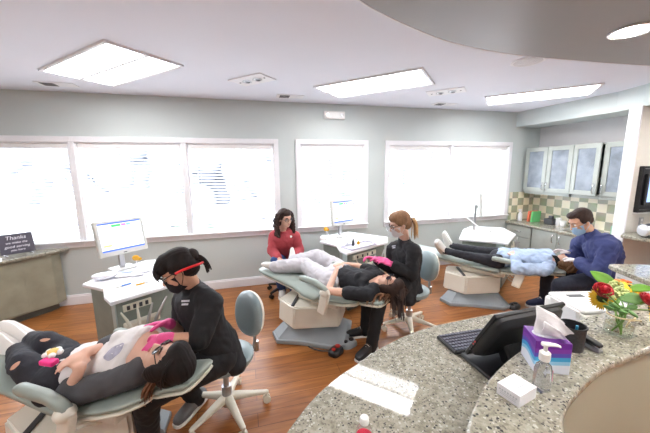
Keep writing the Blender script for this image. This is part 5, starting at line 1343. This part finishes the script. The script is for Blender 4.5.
# monitor leaning back, seen from its side and rear
e = empty('desk_monitor', (1.25, 1.1, ZD), label='black touchscreen monitor seen from behind on the granite worktop', cat='monitor')
bl = G(467, 356, .815); tl = G(501, 318, 1.10); ux = V((1, .03, 0)).normalized()
up = (tl-bl); up = (up-ux*up.dot(ux)); Hm = up.length; up.normalize(); nn = ux.cross(up)   # nn points to the rear/camera side
nn = nn if nn.y < 0 else -nn
Wm = .43; T = basis(ux, up, ux.cross(up), bl+ux*Wm/2+up*Hm/2)
sgn = 1 if ux.cross(up).dot(nn) > 0 else -1
b = MB(); b.box((0, 0, -sgn*.014), (Wm, Hm, .02), bev=.006, mx=T); b.build('bezel', m_black, e)
b = MB(); b.box((0, 0, -sgn*.0255), (Wm-.05, Hm-.05, .004), mx=T); b.build('screen', emis('screen_dim', S(120, 130, 160), .5), e, smooth=False)
b = MB(); b.loft([(T @ V((0, 0, sgn*z)), T.to_3x3() @ V((Wm/2*s-.006, 0, 0)), T.to_3x3() @ V((0, Hm/2*s2-.006, 0))) for z, s, s2 in ((-.005, 1, 1), (.012, .98, .98), (.03, .9, .84), (.036, .86, .78))], 32, 8); sh_ = b.build('rear_shell', mat('black_satin', S(34, 34, 37), .45, var=.08), e, angle=30)
b = MB()
for k in range(4): b.box((-Wm/2-.001, -Hm*.34+k*.018, -sgn*.010), (.004, .009, .009), mx=T)
b.build('port', m_dark, sh_)
b = MB()
for k in range(2): b.box((-Wm/2-.002, -Hm*.2+k*.018, -sgn*.012), (.004, .007, .007), mx=T)
b.build('indicator', mat('red_led', S(200, 60, 60), .4), sh_)
b = MB(); b.box((0.04, .05, sgn*.037), (.05, .02, .002), mx=T); b.build('maker_mark', m_dark, sh_)
f0 = G(459, 353, ZD+.01); f1 = G(490, 380, ZD+.01)
b = MB(); fc = V((1.20, 1.08, ZD+.012)); b.box(fc, (.30, .25, .022), bev=.008); b.build('foot', m_black, e)
b = MB(); b.box(bl+ux*Wm/2+up*Hm*.25+nn*.045-V((0, 0, .02)), (.14, .07, .15), rot=M.Rotation(rad(-30), 4, 'X'), bev=.015); b.build('hinge', m_black, e)
# cable on the desk
b = MB(); b.tube(spline([(1.25, .985, ZD+.012), (1.2, .96, ZD+.008), (1.28, .955, ZD+.008), (1.42, 1.03, ZD+.008)], 8), .005, 8); tag(b.build('monitor_cable', m_black), 'short black cable behind the desk monitor foot', 'cable')

# tissue box
tb = [G(518, 360.5, ZL), G(533, 371, ZL), G(569, 375.5, ZL)]
a_ = tb[1]; ux = (tb[2]-tb[1]); ux.z = 0; W_ = ux.length; ux.normalize(); uy = V((-ux.y, ux.x, 0)); D_ = .115; H_ = .125
ang = math.atan2(ux.y, ux.x); c = a_+ux*W_/2+uy*D_/2; c.z = ZL
e = empty('tissue_box', c, ang, label='purple and blue wave patterned tissue box on the granite ledge', cat='tissue box')
def wave_mat():
    m, nt, bs = nodes_of('wave_card'); L = nt.links.new; N = nt.nodes.new
    tc = N('ShaderNodeTexCoord'); sp = N('ShaderNodeSeparateXYZ'); L(tc.outputs['Generated'], sp.inputs[0])
    ad = N('ShaderNodeMath'); ad.operation = 'ADD'; L(sp.outputs[0], ad.inputs[0]); L(sp.outputs[1], ad.inputs[1])
    mu = N('ShaderNodeMath'); mu.operation = 'MULTIPLY'; mu.inputs[1].default_value = 5; L(ad.outputs[0], mu.inputs[0])
    sn = N('ShaderNodeMath'); sn.operation = 'SINE'; L(mu.outputs[0], sn.inputs[0])
    ma = N('ShaderNodeMath'); ma.operation = 'MULTIPLY_ADD'; ma.inputs[1].default_value = .07; L(sn.outputs[0], ma.inputs[0]); L(sp.outputs[2], ma.inputs[2])
    r = N('ShaderNodeValToRGB'); r.color_ramp.interpolation = 'CONSTANT'; e_ = r.color_ramp.elements
    e_[0].position = 0; e_[0].color = S(228, 232, 244)+(1,); e_[1].position = .30; e_[1].color = S(150, 205, 235)+(1,)
    for p, cc in ((.42, S(60, 165, 215)), (.55, S(90, 80, 180)), (.68, S(128, 60, 165)), (.82, S(108, 40, 150))):
        q = e_.new(p); q.color = cc+(1,)
    L(ma.outputs[0], r.inputs[0]); L(r.outputs[0], bs.inputs['Base Color']); bs.inputs['Roughness'].default_value = .35
    return m
T = local('t', c, ang)
b = MB(); b.box((0, 0, H_/2), (W_, D_, H_), bev=.002, mx=T); b.build('carton', wave_mat(), e, smooth=False)
b = MB(); b.loft([(T @ V((0, 0, H_+.0005)), ux*.05, uy*.032), (T @ V((0, 0, H_+.002)), ux*.05, uy*.032)], 28, 2.2); b.build('slot_film', m_clear, e)
m_tissue = mat('white_tissue', S(244, 243, 245), .9, var=.01, bump=.25, bscale=50)
b = MB()   # pulled tissue: two folded wings rising from the slot
def wing(pts):
    rows = []
    for i in range(7):
        v = i/6; row = []
        for j in range(9):
            u = j/8; lo = V(pts[0]).lerp(V(pts[1]), u); hi = V(pts[3]).lerp(V(pts[2]), u)
            q = lo.lerp(hi, v); q.y += .012*math.sin(u*9+v*2)*v+.006*math.sin(v*7+u*3); q.x += .006*math.sin(u*6+v*5)*v
            row.append(T @ q)
        rows.append(row)
    b.mesh([p for r_ in rows for p in r_], [(i*9+j, i*9+j+1, (i+1)*9+j+1, (i+1)*9+j) for i in range(6) for j in range(8)])
h0 = H_-.002
wing([(-.045, -.002, h0), (.035, -.006, h0), (.078, -.03, h0+.035), (-.035, .0, h0+.115)])
wing([(-.045, .006, h0), (.035, .004, h0), (.07, .022, h0+.05), (-.025, .03, h0+.105)])
wing([(-.03, -.012, h0), (.03, -.014, h0), (.055, -.05, h0+.012), (-.02, -.035, h0+.07)])
o = b.build('tissue', m_tissue, e, angle=180); md = o.modifiers.new('thick', 'SOLIDIFY'); md.thickness = .0012; md2 = o.modifiers.new('sub', 'SUBSURF'); md2.levels = 1; md2.render_levels = 1

# small white carton
a_ = G(519, 408.5, ZL); q1 = G(535.8, 398, ZL); q2 = G(498, 392, ZL)
ux = (q1-a_); ux.z = 0; W_ = ux.length; ux.normalize(); ang = math.atan2(ux.y, ux.x); uy = V((-ux.y, ux.x, 0)); D_ = abs((q2-a_).dot(uy)); H_ = .042
c = a_+ux*W_/2+uy*D_/2; T = local('c', c, ang)
e = empty('small_carton', c, ang, label='small plain white carton on the granite ledge left of the sanitizer bottle', cat='box')
b = MB(); b.box((0, 0, H_/2), (W_, D_, H_), bev=.0015, mx=T); cb = b.build('carton', m_trim, e, smooth=False)
b = MB()
for k in range(3): b.box((-.0, -D_*.15+k*.012, H_+.0004), (W_*(.55-.08*k), .0022, .0006), mx=T)
b.build('top_print', mat('grey_print_ink', S(196, 200, 206), .6), cb, smooth=False)
b = MB()
for k in range(7): b.box((-W_/2-.0004, -D_*.36+k*D_*.12, H_*.62), (.0006, D_*.07, .006), mx=T)
for k in range(2): b.box((-W_/2-.0004, 0, H_*(.3+.14*k)), (.0006, D_*.7, .0018), mx=T)
b.build('side_print', mat('grey_print_ink', S(196, 200, 206), .6), cb, smooth=False)

# hand sanitizer
p = G(541, 389, ZL); e = empty('hand_sanitizer', p, label='clear hand sanitizer pump bottle in front of the tissue box', cat='bottle')
m_gel = mat('clear_gel_plastic', (.93, .96, .97), .08, var=.01, trans=.9, ior=1.3)
b = MB(); secs = []
for z, s in ((0, .85), (.004, 1), (.078, 1), (.094, .85), (.104, .5), (.114, .42), (.122, .42)): secs.append((p+V((0, 0, z)), CX*.027*s, V((0, 0, 1)).cross(CX).normalized()*.02*s))
b.loft(secs, 24, 2.6); b.build('bottle', m_gel, e)
b = MB(); b.lathe([(.001, .112), (.016, .112), (.017, .118), (.017, .14), (.012, .145), (.006, .146), (.006, .165), (.001, .165)], p, 20); pu = b.build('pump_collar', m_white, e)
b = MB(); xx = V((CX.x, CX.y, 0)).normalized(); b.loft([(p+xx*t+V((0, 0, z)), V((-xx.y, xx.x, 0))*w_, Z*h_) for t, z, w_, h_ in ((-.014, .170, .006, .004), (-.008, .171, .012, .007), (.012, .170, .010, .006), (.04, .165, .006, .005), (.05, .16, .004, .004))], 14, 2.4); b.build('pump_head', m_white, pu)
b = MB(); b.box(p+xx*.0295+V((0, -.0, .055)), (.0012, .016, .04), rz=math.atan2(xx.y, xx.x), bev=.0005); b.build('label', mat('pink_label', S(226, 150, 170), .5), e)

# bottle with red label at the bottom edge
p = G(364, 456, ZD); e = empty('drink_bottle', p, label='small white capped clear bottle of red liquid on the granite worktop at the bottom edge', cat='bottle')
hB = .15
b = MB(); b.lathe([(.001, 0), (.026, 0), (.029, .006), (.029, hB*.62), (.026, hB*.72), (.014, hB*.86), (.0125, hB*.92), (.001, hB*.92)], p, 24); b.build('bottle', glass_mat('clear_bottle', (.95, .93, .95)), e)
b = MB(); b.lathe([(.001, .003), (.0265, .003), (.0275, .01), (.0275, hB*.56), (.001, hB*.56)], p, 24); b.build('liquid', mat('red_liquid', S(200, 40, 66), .15), e)
b = MB(); b.lathe([(.0292, .02), (.0298, .02), (.0298, hB*.42), (.0292, hB*.42)], p, 24); b.build('label', mat('yellow_blue_label', S(226, 200, 70), .4, var=.5, scale=30), e)
b = MB(); b.lathe([(.001, hB*.88), (.0155, hB*.88), (.016, hB*.89), (.016, hB*1.0), (.013, hB*1.03), (.001, hB*1.035)], p, 22); b.build('cap', m_white, e)

# wire pen cup behind the tissues
p = G(575, 349, ZL); p = G(570, 347, ZL); e = empty('pen_cup', p, label='black mesh pen cup behind the tissue box', cat='pen cup')
m_mesh = mat('black_mesh', S(58, 58, 62), .4, .3, var=.3, scale=120)
b = MB(); b.lathe([(.001, .002), (.04, .002), (.043, .004), (.046, .1), (.048, .1), (.045, .0), (.001, 0)], p, 28); b.build('cup', m_mesh, e)
b = MB(); b.tube([p+V((.048*math.cos(t), .048*math.sin(t), .102)) for t in [2*PI*i/28 for i in range(28)]], .0035, 8, closed=True); b.build('rim', m_black, e)
b = MB(); b.cyl(p+V((-.012, -.018, .01)), p+V((-.02, -.03, .118)), .005, n=8); tag(b.build('marker', mat('teal_plastic', S(40, 120, 150), .4)), 'teal marker standing in the black mesh pen cup', 'marker')
# stapler
a_, c_ = G(573, 339, ZL), G(601, 354, ZL); ux = (c_-a_); ux.z = 0; L_ = ux.length; ux.normalize(); uy = V((-ux.y, ux.x, 0)); 
e = empty('stapler', (a_+c_)/2, label='black and silver stapler on the granite ledge left of the flower jar', cat='stapler')
def bar(z0, z1, w_, h_, m, name, x0=0, x1=1):
    b = MB(); secs = []
    for t, s in ((0, .5), (.05, .9), (.5, 1), (.92, .95), (1, .6)):
        tt = x0+(x1-x0)*t; secs.append((a_+ux*L_*tt+Z*(z0+(z1-z0)*t), uy*w_*s, Z*h_*s))
    b.loft(secs, 16, 3); return b.build(name, m, e)
bar(.006, .006, .019, .006, m_metal, 'base'); bar(.026, .020, .012, .007, m_chrome, 'magazine', .02, .96); bar(.045, .032, .016, .009, m_black, 'handle', 0, .98)
# printer on the desk behind the monitor
c = V((2.06, 1.27, ZD)); ang = rad(-14); T = local('p', c, ang)
e = empty('printer', c, ang, label='white desktop printer on the worktop behind the flower jar', cat='printer')
b = MB(); b.box((0, 0, .065), (.36, .31, .13), bev=.02, mx=T); b.build('body', m_white, e)
b = MB(); b.box((0, 0.0, .143), (.34, .28, .03), bev=.014, mx=T); b.build('lid', mat('pale_grey_plastic', S(226, 226, 226), .35), e)
b = MB(); b.box((-.05, .06, .159), (.1, .035, .004), bev=.0015, mx=T); b.build('handle_slot', m_dark, e)
b = MB(); b.box((-.175, -.02, .10), (.012, .22, .09), rot=M.Rotation(rad(-12), 4, 'Y'), bev=.003, mx=T); b.build('paper_tray', m_white, e)
p = T @ V((-.245, -.12, .155)); b = MB()
b.mesh([T @ V(q) for q in ((-.215, -.16, .02), (-.215, -.05, .02), (-.235, -.05, .16), (-.235, -.16, .16), (-.213, -.16, .02), (-.213, -.05, .02), (-.233, -.05, .16), (-.233, -.16, .16))], [(0, 1, 2, 3), (7, 6, 5, 4), (0, 4, 5, 1), (1, 5, 6, 2), (2, 6, 7, 3), (3, 7, 4, 0)]); tag(b.build('paper_sheet', m_trim, smooth=False), 'white paper sheet propped against the side of the printer', 'paper')

# ------------------------------------------------------------------ flowers in a jar
p = G(617.5, 334.5, ZL); JP = p
e = empty('glass_jar', p, label='clear glass jar holding the bouquet on the granite ledge', cat='jar')
m_jar = glass_mat('jar_glass', (.98, .99, .985))
JR, JH = .052, .105
b = MB(); b.lathe([(.001, 0), (JR*.9, 0), (JR, .008), (JR, JH*.8), (JR*.9, JH*.9), (JR*.86, JH), (JR*.82, JH), (JR*.86, JH*.9), (JR*.95, JH*.8), (JR*.95, .01), (JR*.85, .006), (.001, .006)], p, 32); b.build('glass', m_jar, e)
b = MB(); b.lathe([(.001, .008), (JR*.93, .01), (JR*.93, JH*.5), (.001, JH*.5)], p, 32); b.build('water', glass_mat('vase_water', (.95, .97, .93)), e)
b = MB(); b.tube([p+V((JR*.9*math.cos(t), JR*.9*math.sin(t), JH*.93)) for t in [2*PI*i/28 for i in range(28)]], .0035, 8, closed=True); b.tube(spline([p+V((-.02, -JR*.9, JH*.9)), p+V((-.045, -JR*1.1, JH*.95)), p+V((-.05, -JR, JH*.7))], 5), .003, 6); b.tube(spline([p+V((-.02, -JR*.9, JH*.9)), p+V((.02, -JR*1.15, JH*.92)), p+V((.04, -JR, JH*.8))], 5), .003, 6); b.build('twine', mat('jute_twine', S(206, 190, 150), .8), e)
m_stem = mat('green_stem', S(98, 142, 50), .5, var=.2); m_leafg = mat('fresh_leaf', S(112, 168, 52), .45, var=.15, scale=12); m_leafd = mat('deep_leaf', S(96, 140, 74), .5, var=.15, scale=12)
m_rose = mat('rose_red', S(176, 18, 34), .55, var=.25, scale=30); m_sun = mat('sunflower_yellow', S(246, 196, 36), .5, var=.12, scale=30); m_core = mat('sunflower_core', S(48, 58, 26), .8, var=.4, scale=90); m_hyd = mat('pale_green_floret', S(192, 204, 138), .6, var=.15, scale=40); m_orange = mat('orange_petal', S(240, 120, 44), .5, var=.1)
def stem(e, c, k):
    q = JP+V((.02*math.cos(k*2.1), .02*math.sin(k*2.1), .012)); mid = JP+V((.018*math.cos(k*2.1+2.5), .018*math.sin(k*2.1+2.5), JH))
    b = MB(); b.tube(spline([q, mid, V(c)-V((0, 0, .005))], 6), .0032, 7); b.build('stem', m_stem, e)
def fbasis(c, n):
    n = V(n).normalized(); x = n.orthogonal().normalized(); return basis(x, n.cross(x), n, c)
def rose(c, n, r, lab, k):
    e = empty('rose', c, label=lab, cat='flower'); T = fbasis(c, n); stem(e, c, k)
    b = MB(); rnd = random.Random(k)
    b.ell((0, 0, .0), (r*.45, r*.45, r*.6), mx=T)
    for ring, (rr, h, cnt) in enumerate(((.35, .55, 4), (.6, .42, 5), (.85, .2, 6), (.98, -.05, 6))):
        for q in range(cnt):
            a = 2*PI*q/cnt+ring*.7; rows = []
            for i in range(5):
                v = i/4
                rows.append([T @ V((math.cos(a+u*.75)*r*(rr*(.55+.5*v)), math.sin(a+u*.75)*r*(rr*(.55+.5*v)), r*(-.5+(h+.5)*v*1.0-.15*u*u*v))) for u in (-1, -.5, 0, .5, 1)])
            b.mesh([p for r_ in rows for p in r_], [(i*5+j, i*5+j+1, i*5+j+6, i*5+j+5) for i in range(4) for j in range(4)])
    o = b.build('bloom', m_rose, e, angle=180); md = o.modifiers.new('t', 'SOLIDIFY'); md.thickness = .0012
def sunflower(c, n, r, lab, k):
    e = empty('sunflower', c, label=lab, cat='flower'); T = fbasis(c, n); stem(e, c, k)
    b = MB(); b.ell((0, 0, .002), (r*.42, r*.42, r*.16), mx=T, n=20); b.build('core', m_core, e)
    b = MB(); rnd = random.Random(k)
    for ring in range(2):
        for q in range(18):
            a = 2*PI*(q+.5*ring)/18+rnd.uniform(-.05, .05); L = r*rnd.uniform(.9, 1.05); d = V((math.cos(a), math.sin(a), 0)); s = V((-d.y, d.x, 0)); z = -.002-.003*ring
            pts = []
            for t, w_ in ((.36, .05), (.55, .09), (.78, .075), (1.0, .006)):
                for u in (-1, 0, 1): pts.append(T @ (d*L*t+s*u*w_*r+V((0, 0, z+.006*math.sin(t*4)+(.004 if u else 0)+.25*r*(t-.4)*.3))))
            b.mesh(pts, [(i*3+j, i*3+j+1, i*3+j+4, i*3+j+3) for i in range(3) for j in range(2)])
    o = b.build('petals', m_sun, e, angle=180); md = o.modifiers.new('t', 'SOLIDIFY'); md.thickness = .0008
def leaf(a, tip, n, w_, m, lab):
    a, tip = V(a), V(tip); d = tip-a; s = d.cross(V(n)).normalized(); nn = s.cross(d).normalized(); b = MB(); pts = []
    N_ = 10
    for i in range(N_+1):
        t = i/N_; ww = w_*math.sin(PI*min(1, t*.97+.03))**.8*(1-.25*t); c = a+d*t+nn*(.12*d.length*math.sin(PI*t))
        for u in (-1, -.5, 0, .5, 1): pts.append(c+s*u*ww+nn*(abs(u)*.15*ww))
    b.mesh(pts, [(i*5+j, i*5+j+1, i*5+j+6, i*5+j+5) for i in range(N_) for j in range(4)])
    o = b.build('leaf', m, None, angle=180); md = o.modifiers.new('t', 'SOLIDIFY'); md.thickness = .0012; tag(o, lab, 'leaf')
def FP(px, py, z): return G(px, py, z)
rose(FP(604, 289.5, 1.185), (-.3, -.6, .75), .040, 'red rose at the left of the bouquet in the jar', 1)
rose(FP(649, 299, 1.175), (.3, -.6, .7), .036, 'red rose at the right edge of the bouquet', 2)
sunflower(FP(602, 298, 1.12), (-.75, -.55, .35), .058, 'yellow sunflower on the left side of the bouquet below the red rose', 3)
sunflower(FP(631, 288, 1.155), (.1, -.35, .9), .055, 'yellow sunflower in the middle of the bouquet', 4)
sunflower(FP(650, 309, 1.10), (.45, -.8, .2), .055, 'yellow sunflower at lower right of the bouquet', 5)
c = FP(623, 281, 1.165); e = empty('orange_bloom', c, label='orange flower at the back of the bouquet', cat='flower'); stem(e, c, 6); T = fbasis(c, (.1, .1, 1))
b = MB()
for q in range(12):
    a = 2*PI*q/12; b.ell((.02*math.cos(a), .02*math.sin(a), .0), (.016, .007, .005), rot=M.Rotation(a, 4, 'Z'), mx=T, n=8, m=6)
b.ell((0, 0, .003), (.012, .012, .008), mx=T); b.build('petals', m_orange, e)
for k, (px, py, z, lab) in enumerate(((616, 287, 1.15, 'pale green floret cluster beside the left red rose'), (612, 297, 1.15, 'pale green floret cluster below the left red rose'), (621, 294, 1.14, 'pale green floret cluster above the jar rim'))):
    c = FP(px, py, z); e = empty('floret_cluster', c, label=lab, cat='flower', group='pale green floret clusters'); stem(e, c, 7+k); b = MB(); rnd = random.Random(k+20)
    for q in range(26):
        d = V((rnd.gauss(0, 1), rnd.gauss(0, 1), abs(rnd.gauss(0, .8)))).normalized()*.028; b.ell(c+d, (.0085,)*3, n=8, m=6)
    b.build('florets', m_hyd, e)
leaf(FP(617, 288, 1.14), FP(590, 271, 1.20), (-.75, -.4, .5), .034, m_leafg, 'large bright green leaf reaching left above the red rose')
leaf(FP(628, 289, 1.15), FP(658, 290, 1.19), (-.7, -.4, .6), .024, m_leafg, 'bright green leaf reaching right at the top of the bouquet')
leaf(FP(619, 299, 1.16), FP(648, 301, 1.15), (-.6, -.5, .65), .032, m_leafd, 'broad dull green leaf in front of the bouquet above the jar')
leaf(FP(620, 297, 1.14), FP(606, 312, 1.09), (-.5, -.7, .4), .010, m_leafg, 'narrow green leaf hanging down left of the jar rim')
b = MB(); rnd = random.Random(31)
for q in range(14):
    a = rnd.uniform(0, 6.28); d = V((math.cos(a), math.sin(a), 0)); b.ell(JP+d*rnd.uniform(.01, .05)+V((0, 0, rnd.uniform(.105, .135))), (.022, .014, .007), rot=Euler((rnd.uniform(-.6, .6), rnd.uniform(-.6, .6), a)).to_matrix(), n=10, m=6)
tag(b.build('foliage', m_leafd), 'dark foliage packed around the stems at the jar rim', 'foliage', kind='stuff')

# ------------------------------------------------------------------ granite-topped side cabinet at right
zc_ = .95
q0 = G(605, 263.5, zc_); q1 = G(650, 281, zc_); d = (q1-q0); d.z = 0; d.normalize(); nn = V((-d.y, d.x, 0)); nn = nn if nn.x > 0 else -nn
e = empty('side_cabinet', q0+d*.3+nn*.25, label='white and grey side cabinet with granite top at right behind the flowers', cat='cabinet')
L_ = .56; W_ = .55; fr_ = q0
poly = [q0, q0+d*L_, q0+d*L_+nn*W_, q0+nn*W_]
rc = [q0+d*.0+nn*.06, q0+d*.02+nn*.015, q0+d*.07]+[q0+d*L_, q0+d*L_+nn*W_, q0+nn*W_]
b = MB(); b.prism([(v.x, v.y) for v in rc], zc_-.04, zc_, bev=.008); b.build('granite_top', m_granite, e)
T = basis(d, nn, Z, q0+V((0, 0, -zc_)))
b = MB(); b.box((L_/2+.035, W_/2+.02, (zc_-.04)/2), (L_-.05, W_-.05, zc_-.042), mx=T); b.build('body', m_white, e, smooth=False)
b = MB(); b.box((.20, .040, .62), (.22, .012, .50), bev=.003, mx=T); b.build('grey_panel', mat('grey_glass_panel', S(176, 186, 186), .3), e)
